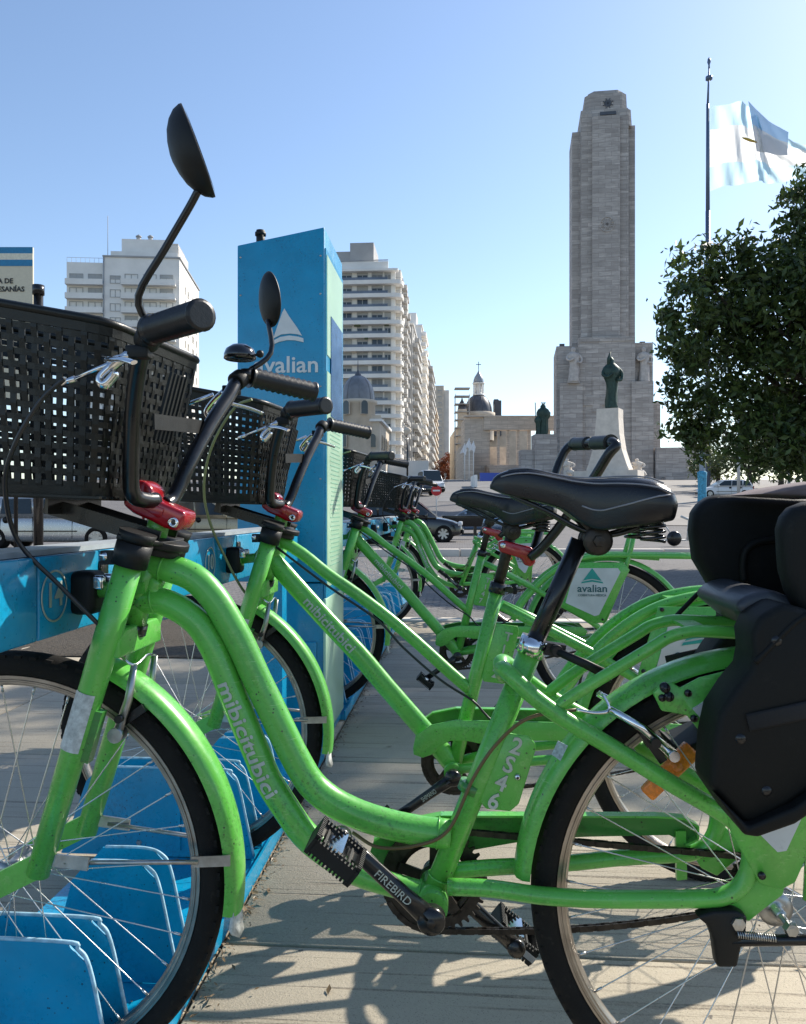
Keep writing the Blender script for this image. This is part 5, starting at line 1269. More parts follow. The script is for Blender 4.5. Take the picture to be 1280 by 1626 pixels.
def church():
    d = 205; X = (760-640)*d/1280; z = lambda py: EYE+(HZ-py)*d/1280; k = d/1280; zg = gz(d)-1
    b = root('cathedral', 'church with dark dome, lantern and cross, rising behind the pale colonnade', 'church', (X, d, 0), 0)
    obj('drum', MB().lathe([(3.9, z(700)), (3.9, z(664)), (4.2, z(663)), (4.2, z(656)), (3.6, z(655))], (0, 0, 0), 'z', 24), BEIGEB, b)
    dm = obj('dome', dome_me(22*k, (657-627)*k, ribs=8), SLATE, b); dm.location = (0, 0, z(657))
    lan = MB().lathe([(1.5, 0), (1.5, .35), (1.0, .4), (1.0, 2.8), (1.55, 2.9), (1.6, 3.2), (1.3, 3.25)], (0, 0, z(628)), 'z', 16)
    for q in range(8): a = 2*PI*q/8; lan.cyl((1.25*math.cos(a), 1.25*math.sin(a), z(628)+.3), (1.25*math.cos(a), 1.25*math.sin(a), z(628)+2.9), .14, seg=6)
    obj('lantern', lan, WHITEB, b)
    cu = obj('lantern_cap', MB().lathe([(1.35, 0), (1.3, .6), (1.05, 1.3), (.6, 2.0), (.25, 2.6), (.1, 3.0), (.08, 3.4)], (0, 0, z(607)), 'z', 16), mat('lead_cap', (.25, .29, .34), .4, var=.2), b)
    zc = z(588); obj('cross', MB().bar((0, 0, zc), (0, 0, zc+2.2), .16, .16).bar((-.65, 0, zc+1.5), (.65, 0, zc+1.5), .16, .16), SLATE, cu)
    box_o('nave', -5, 14, 4, 40, zg, z(672), BEIGEB, b)
    obj('bell_tower', MB().box((5.1, 3, z(650)-2), (1.8, 3, 9)).loft([[Vector((4.2, 1.5, z(640))), Vector((6.0, 1.5, z(640))), Vector((6.0, 4.5, z(640))), Vector((4.2, 4.5, z(640)))], [Vector((4.2, 2, z(632))), Vector((5.2, 2, z(632))), Vector((5.2, 4, z(632))), Vector((4.2, 4, z(632)))]], True, False), SLATE, b)
    s = root('scaffolded_tower', 'slim church tower wrapped in dark scaffolding left of the dome', 'tower', ((731-640)*d/1280, d-6, 0), 0)
    box_o('tower_core', -1.1, 1.1, -1.1, 1.1, zg, z(655), BEIGEB, s)
    obj('tower_cap', MB().lathe([(1.1, 0), (.9, 1.2), (.3, 2.2), (.05, 3)], (0, 0, z(655)), 'z', 10), SLATE, s)
    n = 0
    for x, y in ((-1.7, -1.7), (1.7, -1.7), (1.7, 1.7), (-1.7, 1.7)): obj('scaffold_pole', MB().cyl((x, y, zg), (x, y, z(632)), .07, seg=5), GREYB, s)
    for q in range(12): obj('scaffold_deck', MB().box((0, 0, zg+2+q*1.95), (3.7, 3.7, .16)), GREYB, s)
church()

def colonnade():
    d = 158; z = lambda py: EYE+(HZ-py)*d/1280; x = lambda px: (px-640)*d/1280; zg = gz(d)-1
    b = root('colonnade', 'long travertine colonnade with square pillars left of the monument tower', 'colonnade', (0, d, 0), 0)
    box_o('end_wall', x(738), x(776), 0, 10, zg, z(664), SUNTRAV, b)
    box_o('roof_beam', x(768), x(882), -.6, 1.4, z(683), z(662), SUNTRAV, b); box_o('roof_edge', x(736), x(883), -.8, 1.6, z(662), z(660.5), TRAVP, b)
    for i, px in enumerate((776, 791.5, 807, 823, 840, 856, 872)):
        box_o('pillar', x(px)-.22, x(px)+.28, 0.2, .75, zg, z(683), SUNTRAV, b)
    box_o('rear_wall', x(779), x(806), 2.6, 3.0, zg, z(708), TRAVP, b); box_o('podium', x(770), x(884), -4, 10, zg, z(740), SUNTRAV, b)
    for i in range(8): box_o('stair', x(772), x(850), -4-(i+1)*.6, -4-i*.6, zg, z(742)-i*.32, SUNTRAV, b)
    box_o('side_wall', x(727), x(742), -14, 6, zg, z(714), SUNTRAV, b)
colonnade()

def statue_mesh(H, rob=1.0, seed=1, arms=True, hood=False):
    """robed standing figure: one continuous lofted body with shoulders, head and a raised arm"""
    rnd = random.Random(seed); m = MB(); rings = []; N = 16
    prof = [(0, .155, .13), (.03, .16, .13), (.15, .145, .12), (.35, .135, .11), (.50, .125, .10), (.58, .135, .10), (.68, .165, .11), (.76, .175, .105), (.80, .165, .095), (.835, .10, .075), (.855, .05, .05), (.875, .052, .055), (.91, .065, .07), (.95, .060, .068), (.985, .035, .04), (1.0, .008, .01)]
    if hood: prof = [(0, .12, .11), (.04, .125, .11), (.15, .115, .10), (.35, .11, .10), (.50, .12, .10), (.58, .15, .11), (.64, .19, .12), (.72, .185, .12), (.78, .165, .115), (.82, .14, .10), (.86, .085, .08), (.89, .07, .07), (.92, .075, .07), (.95, .055, .06), (.98, .03, .035), (1.0, .008, .01)]
    for f, a, c in prof:
        ring = []
        for k in range(N):
            t = 2*PI*k/N; fold = 1+(.09*math.sin(t*5+f*4)*(1 if f < .6 else .3)+.05*rnd.uniform(-1, 1)*(f < .8))*rob
            ring.append(Vector((a*H*math.cos(t)*fold+.012*H*math.sin(f*5), c*H*math.sin(t)*fold, f*H)))
        rings.append(ring)
    m.loft(rings)
    if arms:
        m.tube(crom([(-.14*H, 0, .78*H), (-.20*H, -.04*H, .66*H), (-.12*H, -.12*H, .60*H), (-.02*H, -.13*H, .66*H)], 4), [.042*H, .025*H], 8)
        m.tube(crom([(.13*H, 0, .78*H), (.22*H, -.02*H, .68*H), (.20*H, -.06*H, .56*H), (.10*H, -.12*H, .54*H)], 4), [.045*H, .026*H], 8)
    return m
def monument():
    d = 140; z = lambda py: EYE+(HZ-py)*(d+2.2)/1280; x = lambda px: (px-957)*d/1280; zg = gz(d)-1
    b = root('monument_tower', 'tall stepped travertine monument tower rising over the square', 'monument', ((961-640)*d/1280, d, 0), R(-8))
    D = 11.0; k = d/1280
    m = lambda n, a, c, y0, y1, zt, zb, mt=TRAV: box_o(n, x(a), x(c), y0, y1, zb, zt, mt, b)
    m('shaft', 920, 994, 1.2, D, z(178), z(552)); m('shaft_panel', 937, 980, .0, 1.25, z(193), z(545)); m('shaft_flank', 907, 921, 2.2, D-1, z(207), z(552)); m('shaft_flank', 993, 1006, 2.2, D-1, z(202), z(552))
    m('shaft_rib', 920, 937.2, .7, 1.25, z(186), z(545)); m('shaft_rib', 979.8, 994, .7, 1.25, z(186), z(545))
    # crown: chamfered block and cap
    def cham(n, w0, w1, y0, y1, z0, z1, c):
        f = [Vector((x(w0)+c, y0, 0)), Vector((x(w1)-c, y0, 0)), Vector((x(w1), y0+c, 0)), Vector((x(w1), y1, 0)), Vector((x(w0), y1, 0)), Vector((x(w0), y0+c, 0))]
        g = [Vector((p.x*.965, y0+(p.y-y0)*.98+.2, z1)) for p in f]; f = [Vector((p.x, p.y, z0)) for p in f]
        return obj(n, MB().loft([f, g], True, False), TRAV, b)
    cham('crown', 922, 1000, .9, D-.6, z(207), z(180), .5); cham('crown_cap', 926, 994, 1.6, D-1, z(180), z(150), .9); cham('crown_lid', 932, 989, 2.2, D-1.6, z(150), z(143), 1.0)
    box_o('crown_slot', x(950), x(975), .85, 1.2, z(188), z(183), SLATE, b)
    st = MB()
    for q in range(16): a = 2*PI*q/16; st.bar((0, -.02, 0), ((.95 if q % 2 else .65)*math.cos(a), -.02, (.95 if q % 2 else .65)*math.sin(a)), .13, .12, (0, 1, 0))
    sm_ = st.mesh('sun_emblem', SLATE); put('sun_emblem', sm_, (x(963), 1.62, z(167)), b)
    me2 = sm_.copy(); me2.materials.clear(); me2.materials.append(TRAV)
    o = put('sun_relief', me2, (x(960), -.03, z(363)), b, 0, (1.3, 1.3, 1.3))
    obj('relief_ring', MB().lathe([(1.15, -.12), (1.35, -.12), (1.35, .05), (1.15, .05)], (x(960), 0, z(363)), 'y', 24, False, True), TRAV, b)
    bc = box_o('beacon', x(951)-.15, x(951)+.15, 4, 4.3, z(143), z(136), WHITEB, b)
    # massive base
    m('base_centre', 915, 1002, -1.0, D+2, z(541), zg); m('base_wing', 881, 915.2, .4, D, z(551), zg); m('base_wing', 1001.8, 1031, .4, D, z(549), zg)
    m('wing_pedestal', 886, 921, -1.6, .42, z(612), zg); m('wing_pedestal', 996, 1029, -1.6, .42, z(612), zg)
    m('base_cornice', 916, 1001, -1.12, -.98, z(543), z(548)); m('side_buttress', 1031, 1045, 2, D, z(640), zg)
    m('low_wall', 1031, 1100, -3, 8, z(715), zg); m('low_wall', 1100, 1135, 2, 9, z(742), zg); m('low_wall', 1040, 1112, -6, -3, z(760), zg)
    crx = MB().box((x(944), -1.08, z(630)), (1.7, .2, 6.0)).box((x(942), -1.12, z(640)), (4.4, .2, 1.6)); obj('cross_relief', crx, TRAV, b)
    for px in (891, 999, 1018): obj('roof_lamp', MB().cyl((x(px), 3, z(550)), (x(px), 3, z(545)), .12, seg=6).box((x(px), 2.8, z(545)), (.9, .5, .4)), SLATE, b)
    # horizontal course joints as real ledges on the flanks
    for (px, py, sc_, sd_) in ((905, 611, 55*k, 1), (1016, 611, 55*k, 2)):
        s = root('relief_figure', 'pale stone figure standing on the %s wing of the monument base' % ('left' if sd_ == 1 else 'right'), 'statue', ((961-640)*d/1280+x(px), d-1.0, z(py)), 0, 'pale stone figures on the monument base')
        obj('figure', statue_mesh(sc_, 1.8, sd_), TRAVF, s); obj('block', MB().box((0, 0, -.12), (2.0, 1.2, .24)), TRAV, s)
    # central bronze statue on its flared white pedestal
    d2 = 122; k2 = d2/1280; z2 = lambda py: EYE+(HZ-py)*d2/1280; cx = (970-640)*k2
    pd_ = root('statue_pedestal', 'tall pale flared pedestal under the green robed statue', 'pedestal', (cx, d2, 0), R(-28))
    rings = []
    for py, a, c in ((790, -3.5, 3.1), (745, -3.3, 3.0), (738, -3.0, 2.7), (715, -2.4, 2.0), (690, -2.05, 1.65), (665, -1.8, 1.5), (650, -1.75, 1.5)):
        rings.append([Vector((a, -1.6, z2(py))), Vector((c, -1.6, z2(py))), Vector((c, 1.6, z2(py))), Vector((a, 1.6, z2(py)))])
    obj('pedestal_block', MB().loft(rings, True, False), TRAVP, pd_); obj('pedestal_foot', MB().box((-.3, 0, gz(d2)-.5+.5), (9.5, 4.6, 3.0)), TRAVP, pd_)
    s = root('bronze_statue', 'dark green bronze figure in a robe raising its arm, before the tower', 'statue', (cx+.1, d2, z2(650)), 0)
    o = obj('figure', statue_mesh(84*k2, 2.6, 5, True, True), BRONZE, s); o.scale = (.86, .9, 1.0)
    H = 84*k2; obj('raised_arm', MB().tube([(-.05*H, -.02*H, .80*H), (-.07*H, -.05*H, .95*H), (-.03*H, -.05*H, 1.08*H)], [.045*H, .012*H], 8), BRONZE, s)
    # seated sculptures near the base
    for px, lb in ((905, 'pale seated stone sculpture left of the flared pedestal'), (1018, 'pale reclining stone sculpture right of the flared pedestal')):
        s = root('seated_sculpture', lb, 'statue', ((px-640)*k2, d2+2, z2(757)), 0, 'pale sculptures flanking the pedestal')
        o = obj('figure', statue_mesh(2.9, 1.6, px), TRAVP, s); o.scale = (1.6, 1.4, 1.0)
        obj('legs', MB().tube(crom([(0, -.2, .7), (.5, -.9, .8), (.9, -1.0, .2)], 4), .35, 8), TRAVP, s); obj('block', MB().box((.2, -.2, -1.2), (3.6, 2.6, 2.4)), TRAVP, s)
    # crowned statue with spear on dark block
    d3 = 128; k3 = d3/1280; z3 = lambda py: EYE+(HZ-py)*d3/1280
    pb = root('block_pedestal', 'square travertine block pedestal beside the colonnade', 'pedestal', ((864-640)*k3, d3, 0), 0)
    obj('pedestal_block', MB().box((0, 0, (z3(691)+gz(d3)-1)/2), (3.5, 3.5, z3(691)-gz(d3)+1)), TRAV, pb)
    obj('lower_block', MB().box((-2.6, .2, (z3(715)+gz(d3)-1)/2), (2.4, 3.0, z3(715)-gz(d3)+1)), TRAV, pb)
    s = root('crowned_statue', 'dark bronze figures with crown and spear on the block pedestal', 'statue', ((863-640)*k3, d3, z3(691)), 0)
    H = 50*k3; o = obj('figure', statue_mesh(H, 2.0, 8, False, True), BRONZE, s); o.scale = (1.15, 1.2, 1)
    cw = MB()
    for q in range(5): a = PI*q/4; cw.cyl((.04*H*math.cos(a), 0, .98*H), (.06*H*math.cos(a), 0, 1.05*H), .012*H, seg=5)
    obj('crown', cw, BRONZE, s)
    o = obj('kneeling_figure', statue_mesh(H*.66, 2.0, 9, False, True), BRONZE, s); o.location = (-.85, -.3, 0)
    obj('spear', MB().cyl((-1.15, -.3, .0), (-1.35, -.3, H*1.03), .07, seg=6), BRONZE, s)
monument()

def flag():
    d = 80; P = lambda px, py, y=0: Vector(((px-1124)*d/1280, y, EYE+(HZ-py)*d/1280)); zg = gz(d)
    f = root('flagpole', 'tall thin flagpole right of the monument tower', 'flagpole', ((1124-640)*d/1280, d, 0), 0)
    pm = mat('pole_blue_grey', (.10, .14, .22), .4, .3)
    obj('pole', MB().cyl((0, 0, zg), P(1124, 335), .26, .22, seg=12).cyl(P(1124, 335), P(1124, 165), .20, .15, seg=12).cyl(P(1124, 165), P(1126, 108), .12, .07, seg=8), pm, f)
    obj('pole_finial', MB().lathe([(0, 1.1), (.14, .9), (.18, .6), (.08, .3), (.10, 0)], P(1126, 108), 'z', 10).lathe([(.1, 0), (.34, .1), (.34, .4), (.1, .5)], P(1126, 128), 'z', 10), pm, f)
    g = root('national_flag', 'large sky blue and white flag streaming right from the pole, backlit by the sun', 'flag', ((1124-640)*d/1280, d, 0), 0)
    top = [(1127, 167), (1150, 166), (1172, 163), (1188, 165), (1197, 180), (1205, 195), (1250, 215), (1300, 240)]
    bot = [(1127, 304), (1150, 296), (1175, 292), (1195, 290), (1215, 289), (1240, 289), (1270, 284), (1310, 276)]
    def fab(name, c, tr):
        m, n, l, b = nt(name); b.inputs['Base Color'].default_value = (*c, 1); b.inputs['Roughness'].default_value = .8
        t = n.new('ShaderNodeBsdfTranslucent'); t.inputs[0].default_value = (*c, 1); ms = n.new('ShaderNodeMixShader'); ms.inputs[0].default_value = tr
        l.new(b.outputs[0], ms.inputs[1]); l.new(t.outputs[0], ms.inputs[2]); l.new(ms.outputs[0], n['Material Output'].inputs[0]); return m
    FW, FB = fab('white_flag_cloth', (.90, .90, .88), .8), fab('sky_flag_cloth', (.60, .82, .92), .8)
    def cloth(tp, bt, v0, v1, mt, name, yo=0.0, amp=.5, nx=40, ny=10):
        T = crom([P(*p) for p in tp], 6); B_ = crom([P(*p) for p in bt], 6); vs = []; fs = []
        for i in range(nx+1):
            q = i/nx*(len(T)-1); a = int(min(q, len(T)-2)); fr = q-a; t_ = T[a].lerp(T[a+1], fr); b_ = B_[a].lerp(B_[a+1], fr)
            for j in range(ny+1):
                v = v0+(v1-v0)*j/ny; p = t_.lerp(b_, v)
                p.y += yo+amp*(i/nx)**.5*(math.sin(i*.42+v*3.2)+.4*math.sin(i*.9-v*7)+.15*math.sin(i*2.3+v*19)); vs.append(p)
        for i in range(nx):
            for j in range(ny): k = i*(ny+1)+j; fs.append((k, k+1, k+ny+2, k+ny+1))
        return obj(name, MB().add(vs, fs, True), mt, g)
    cloth(top, bot, 0, .28, FB, 'blue_band'); cloth(top, bot, .28, .72, FW, 'white_band'); cloth(top, bot, .72, 1, FB, 'blue_band')
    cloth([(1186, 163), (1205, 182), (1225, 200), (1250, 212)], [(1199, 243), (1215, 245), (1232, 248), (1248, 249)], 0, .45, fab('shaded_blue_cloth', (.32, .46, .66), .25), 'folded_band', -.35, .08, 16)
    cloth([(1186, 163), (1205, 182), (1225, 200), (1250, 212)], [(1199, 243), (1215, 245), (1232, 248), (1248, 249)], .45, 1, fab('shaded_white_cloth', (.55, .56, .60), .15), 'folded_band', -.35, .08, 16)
    obj('sun_emblem', MB().lathe([(0, 0), (.9, .02), (0, .04)], (0, 0, 0), 'y', 12), mat('gold_thread', (.6, .38, .05), .6), g).matrix_local = Matrix.Translation(P(1184, 229, -.95)) @ Matrix.Rotation(R(18), 4, 'Y') @ Matrix.Diagonal((.9, 1, .16, 1))
    # small flags on white poles beside the colonnade
    d = 118
    for i, (px, ht) in enumerate(((738, 716), (745, 708), (752, 712))):
        s = root('small_flagpole', ['left of three', 'middle of three', 'right of three'][i]+' white flagpoles with limp flags by the colonnade wall', 'flagpole', ((px-640)*d/1280, d, gz(d)), 0, 'three white flagpoles')
        h_ = EYE+(HZ-ht+12)*d/1280-gz(d); obj('pole', MB().cyl((0, 0, 0), (0, 0, h_), .07, seg=6), WHITEB, s)
        obj('small_flag', MB().add([(0, 0, h_-.1), (-.25, .2, h_-.5), (-.75, 0, h_-1.5), (-.2, .3, h_-1.3), (.15, .1, h_-1.7), (.35, .3, h_-.9)], [(0, 1, 2, 3), (0, 3, 4, 5)]), FW, s)
flag()

# ================================================================== trees
def leaf_cloud(blobs, n, size, seed, shell=.42, droop=.3):
    rg = np.random.default_rng(seed); vol = np.array([b[3]*b[4]*b[5] for b in blobs])**.75; cnt = rg.multinomial(n, vol/vol.sum()); C = []
    for b, k in zip(blobs, cnt):
        # sub-clusters inside each lobe make light and dark clumps with gaps
        nc = max(4, k//42); v = rg.normal(size=(nc, 3)); v /= np.linalg.norm(v, axis=1)[:, None]; r_ = rg.uniform(shell, 1.0, nc)[:, None]**.8
        cc = v*r_*np.array([b[3], b[4], b[5]])+np.array(b[:3]); idx = rg.integers(0, nc, k)
        C.append(cc[idx]+rg.normal(size=(k, 3))*np.array([b[3], b[4], b[5]])*.085+rg.normal(size=(k, 3))*size*.6)
    C = np.vstack(C); N = len(C); a = rg.normal(size=(N, 3)); a[:, 2] -= droop; a /= np.linalg.norm(a, axis=1)[:, None]
    b_ = rg.normal(size=(N, 3)); b_ -= (b_*a).sum(1)[:, None]*a; b_ /= np.linalg.norm(b_, axis=1)[:, None]; c = np.cross(a, b_)
    L = size*rg.uniform(.45, 1.35, N)[:, None]; W_ = L*.20
    V = np.stack([C-a*L*.5, C+b_*W_+c*W_*.35, C+a*L*.5, C-b_*W_+c*W_*.35], 1).reshape(-1, 3)
    F = np.arange(N*4).reshape(-1, 4); F = np.stack([F[:, [0, 1, 2]], F[:, [0, 2, 3]]], 1).reshape(-1, 3)
    return V, F
def mesh_np(name, V, F, mt):
    me = bpy.data.meshes.new(name); me.vertices.add(len(V)); me.vertices.foreach_set('co', V.astype(np.float32).ravel()); me.loops.add(F.size); me.polygons.add(len(F))
    me.loops.foreach_set('vertex_index', F.astype(np.int32).ravel()); me.polygons.foreach_set('loop_start', np.arange(0, F.size, 3, dtype=np.int32)); me.polygons.foreach_set('loop_total', np.full(len(F), 3, np.int32))
    me.update(calc_edges=True); me.materials.append(mt); return me
def tree(label, base, blobs, n, size, seed, mt=LEAF, trunk_r=.16, group=None, fork=None):
    t = root('street_tree', label, 'tree', base, 0, group); bx = Vector(base)
    V, F = leaf_cloud(blobs, n, size, seed); V = V-np.array(base)
    obj('crown', mesh_np('crown', V, F, mt), None, t)
    rr = random.Random(seed); big = sorted(blobs, key=lambda q: -q[3])
    fk = Vector(fork)-bx if fork else Vector((0, 0, (sum(q[2] for q in blobs)/len(blobs)-bx.z)*.45))
    m = MB().tube(crom([(0, 0, 0), fk*.5+Vector((.05, 0, 0)), fk], 5), [trunk_r*1.25, trunk_r*.85], 12); obj('trunk', m, BARK, t)
    for q in big[:14]:
        e = Vector(q[:3])-bx; mid = fk.lerp(e, .5)+Vector((rr.uniform(-.2, .2), rr.uniform(-.2, .2), -.12*(e-fk).length))
        lb = MB().tube(crom([fk, mid, e], 5), [trunk_r*.45, trunk_r*.10], 7)
        for _ in range(4):
            a = mid.lerp(e, rr.uniform(.2, .9)); lb.tube([a, a+Vector((rr.uniform(-1, 1)*q[3], rr.uniform(-1, 1)*q[4], rr.uniform(-.6, .8)*q[5]))], [trunk_r*.12, trunk_r*.03], 5)
        obj('limb', lb, BARK, t)
    return t
def near_tree():
    d = 14; bl = []
    rr = random.Random(4)
    for px, py, r_ in ((1108, 432, 46), (1165, 418, 44), (1222, 430, 44), (1092, 495, 44), (1078, 560, 36), (1084, 625, 40), (1080, 680, 32), (1112, 705, 34), (1150, 540, 82), (1235, 520, 86), (1165, 655, 66), (1222, 700, 56), (1270, 700, 60), (1278, 308, 34), (1270, 352, 24), (1312, 296, 50), (1296, 400, 72), (1300, 600, 95), (1330, 700, 75), (1350, 450, 110), (1390, 600, 120), (1400, 320, 90), (1180, 480, 50)):
        dd = d+rr.uniform(-.9, .9); c = at(px, py, dd); q = r_*dd/1280; bl.append((c.x, c.y, c.z, q, q*1.15, q*.92))
    tree('large dark leafy tree hanging in from the right edge, under the flag', (9.3, 14.4, -.1), bl, 44000, .155, 3, LEAF, .2, None, (8.6, 14.2, 2.6))
near_tree()
def off_tree():
    bl = [(7.5+a, 10.3+c, 7.9+e, q, q, q*.8) for a, c, e, q in ((0, 0, 0, 1.05), (.9, .5, .3, 1.0), (-.6, .7, .1, .8), (.3, -.7, -.2, .9), (-.1, 1.3, .2, .85), (1.5, -.4, 0, .9), (1.6, 1.2, .4, .9))]
    tree('street tree just right of the view shading the pavement behind the kiosk', (8.6, 10.7, -.1), bl, 9000, .17, 9, LEAF, .18)
off_tree()
def far_trees():
    rr = random.Random(8)
    for i, (px, d, r_, mt, lb) in enumerate(((1140, 92, 3.2, LEAF2, 'small olive green tree behind the pale blue post'), (1190, 78, 4.2, LEAF2, 'rounded green tree left of the thin lamp post'), (1240, 84, 4.8, LEAF, 'dark green tree between the two thin lamp posts'), (1290, 74, 4.6, LEAF, 'dark green tree at the right edge beyond the child seat'),
                                           (718, 300, 7.0, LEAFR, 'red brown autumn tree at the end of the street'), (735, 262, 4.2, LEAFR, 'low rust coloured tree below the scaffolded tower'))):
        x = (px-640)*d/1280; z = gz(d); bl = []
        for k in range(7): bl.append((x+rr.uniform(-.6, .6)*r_, d+rr.uniform(-.5, .5)*r_, z+r_*rr.uniform(.55, 1.35), r_*.55, r_*.55, r_*.5))
        tree(lb, (x, d, z), bl, 3600, .42 if d < 100 else .9, 20+i, mt, .25)
far_trees()

# ================================================================== cars
def wheel_car(parent, x, y, r, side):
    o = obj('wheel', MB().lathe([(r*.62, -.09), (r*.92, -.10), (r, -.06), (r, .06), (r*.92, .10), (r*.62, .09)], (0, 0, 0), 'y', 28, True, True), RUBBER, parent); o.location = (x, y, r)
    rm = MB().lathe([(r*.60, -.07), (r*.64, -.09), (r*.64, .09), (r*.6, .07)], (0, 0, 0), 'y', 28, True, True)
    for k in range(7):
        a = 2*PI*k/7; rm.bar((0, side*.07, 0), (r*.62*math.cos(a), side*.075, r*.62*math.sin(a)), .07, .03, (0, 1, 0))
    rm.lathe([(0, side*.085), (r*.16, side*.08), (r*.16, side*.05)], (0, 0, 0), 'y', 12); obj('rim', rm, STEEL, o)
    obj('arch_liner', MB().lathe([(0, -.08), (r*1.18, -.08), (r*1.18, .08), (0, .08)], (0, -side*.06, .02), 'y', 28), BLACKP, o)
def car(label, loc, rz, mt, L=4.2, H=1.45, W_=1.7, kind='hatch', group=None, cat='car'):
    c = root('parked_car', label, cat, loc, rz, group); h = W_/2
    fr = {'hatch': [(-.50, .30, .62, .86), (-.485, .22, .80, .95), (-.42, .20, .93, 1), (-.2, .18, .94, 1), (.05, .18, .93, 1), (.22, .18, .90, 1), (.36, .19, .82, .98), (.45, .21, .70, .92), (.495, .28, .55, .80)],
          'suv': [(-.50, .34, .75, .88), (-.485, .26, .95, .96), (-.42, .24, 1.03, 1), (-.2, .22, 1.03, 1), (.05, .22, 1.02, 1), (.22, .22, 1.0, 1), (.36, .22, .94, .98), (.45, .24, .84, .93), (.497, .32, .62, .84)]}[kind]
    rings = []
    for fx, zb, zt, fw in fr:
        x = fx*L; w_ = h*fw; ring = []
        for yy, f in ((-.96, 0), (-1, .12), (-1.0, .45), (-.985, .75), (-.95, .93), (-.85, 1.0), (-.4, 1.02), (.4, 1.02), (.85, 1.0), (.95, .93), (.985, .75), (1, .45), (1, .12), (.96, 0)): ring.append(Vector((x, yy*w_, zb+(zt-zb)*f)))
        rings.append(ring)
    bd = obj('body', MB().loft(rings).mesh('body', mt), None, c); md = bd.modifiers.new('s', 'SUBSURF'); md.levels = 1; md.render_levels = 1
    belt = .90 if kind == 'hatch' else 1.0
    cab = {'hatch': [(-.47, .0), (-.42, .86), (-.30, .99), (-.10, 1.0), (.06, .95), (.25, .0)], 'suv': [(-.48, .0), (-.44, .90), (-.30, 1.0), (-.08, 1.0), (.06, .93), (.24, .0)]}[kind]
    rings = []
    for fx, f in cab:
        x = fx*L; zt = belt+(H-belt)*f+.01; wt = h*(.97-.17*f); ring = [Vector((x, yy*wt if abs(yy) < .99 or f == 0 else yy*wt, zt-dz*(H-belt)*f)) for yy, dz in ((-1.0, .10), (-.9, .02), (-.4, 0), (.4, 0), (.9, .02), (1.0, .10))]
        ring = [Vector((x, -h*.96, belt-.05))]+ring+[Vector((x, h*.96, belt-.05))]; rings.append(ring)
    obj('cabin', MB().loft(rings).mesh('cabin', mt), None, c)
    def sidept(fx, f, sg): return Vector((fx*L, sg*(h*(.955-.155*f)+.012), belt+(H-belt)*f))
    for sg in (-1, 1):
        for q in ([(-.44, .12), (-.40, .78), (-.31, .86), (-.29, .12)], [(-.275, .12), (-.275, .86), (-.10, .88), (-.085, .12)], [(-.07, .12), (-.085, .88), (.045, .84), (.185, .12)]):
            obj('side_window', MB().slab([sidept(a, f, sg) for a, f in q], .02), GLASSC, c)
        wheel_car(c, -.31*L, sg*(h-.09), .31 if kind == 'hatch' else .35, sg); wheel_car(c, .315*L, sg*(h-.09), .31 if kind == 'hatch' else .35, sg)
        obj('side_moulding', MB().bar((-.2*L, sg*(h+.005), .50), (.2*L, sg*(h+.005), .50), .03, .06, (0, 1, 0)), BLACKP, c)
        for x in (-.24, -.05): obj('door_handle', MB().lathe([(0, 0), (.09, .0), (.08, .025*1), (0, .03)], (x*L, sg*(h-.005), .80), 'y', 12), BLACKP, c)
        mr = MB().box((.16*L, sg*(h+.06), belt+.06), (.10, .18, .13)).mesh('wing_mirror', mt, .03); obj('wing_mirror', mr, None, c)
        obj('headlamp', MB().box((.465*L, sg*h*.70, .66 if kind == 'hatch' else .76), (.16, .34, .15)).mesh('headlamp', LAMPM, .04), None, c)
        obj('tail_lamp', MB().box((-.485*L, sg*h*.84, .80), (.06, .16, .28)).mesh('tail_lamp', TAILM, .02), None, c)
        for x in (-.275, -.075, .17): obj('door_seam', MB().bar((x*L, sg*(h+.001), .30), (x*L, sg*(h-.02), belt-.02), .012, .012, (0, 1, 0)), BLACKP, c)
    obj('windscreen', MB().add([Vector((.075*L, -h*.80, H*.965)), Vector((.075*L, h*.80, H*.965)), Vector((.245*L, h*.88, belt+.04)), Vector((.245*L, -h*.88, belt+.04))], [(0, 1, 2, 3)]), GLASSC, c)
    obj('rear_window', MB().add([Vector((-.432*L, -h*.78, H*.93)), Vector((-.432*L, h*.78, H*.93)), Vector((-.472*L, h*.86, belt+.08)), Vector((-.472*L, -h*.86, belt+.08))], [(0, 1, 2, 3)]), GLASSC, c)
    obj('bumper', MB().box((.49*L, 0, .38), (.08, W_*.82, .16)).mesh('bumper', BLACKP, .03), None, c); obj('bumper', MB().box((-.495*L, 0, .38), (.08, W_*.82, .16)).mesh('bumper', mt, .03), None, c)
    return c
g_ = 'cars parked and waiting along the far street'
car('silver hatchback with grey side trim parked beyond the rack, behind the near basket', ((92-640)*22.5/1280, 22.5, gz(22.5)), 0, CSIL, 4.35, 1.44, 1.7, 'hatch', g_)
car('black compact car with alloy wheels beyond the shaded bikes', ((652-640)*29.5/1280, 29.5, gz(29.5)), R(-5), CBLK, 3.9, 1.52, 1.72, 'hatch', g_)
car('pale blue-silver car behind the black car, partly hidden by the saddle', ((762-640)*38/1280, 38, gz(38)), R(176), CBLU, 4.2, 1.5, 1.72, 'hatch', g_)
car('dark pickup-like car far up the street beside the white van', ((662-640)*70/1280, 70, gz(70)), R(-70), CBLK, 4.4, 1.7, 1.8, 'suv', g_)
car('small white van coming down the street at the foot of the apartments', ((684-640)*76/1280, 76, gz(76)), R(-80), CWHT, 4.8, 2.1, 1.95, 'suv', g_, 'van')
car('white car tiny in the distance under the tree at right', ((1150-640)*66/1280, 66, gz(66)), R(175), CWHT, 4.3, 1.45, 1.75, 'hatch', g_)
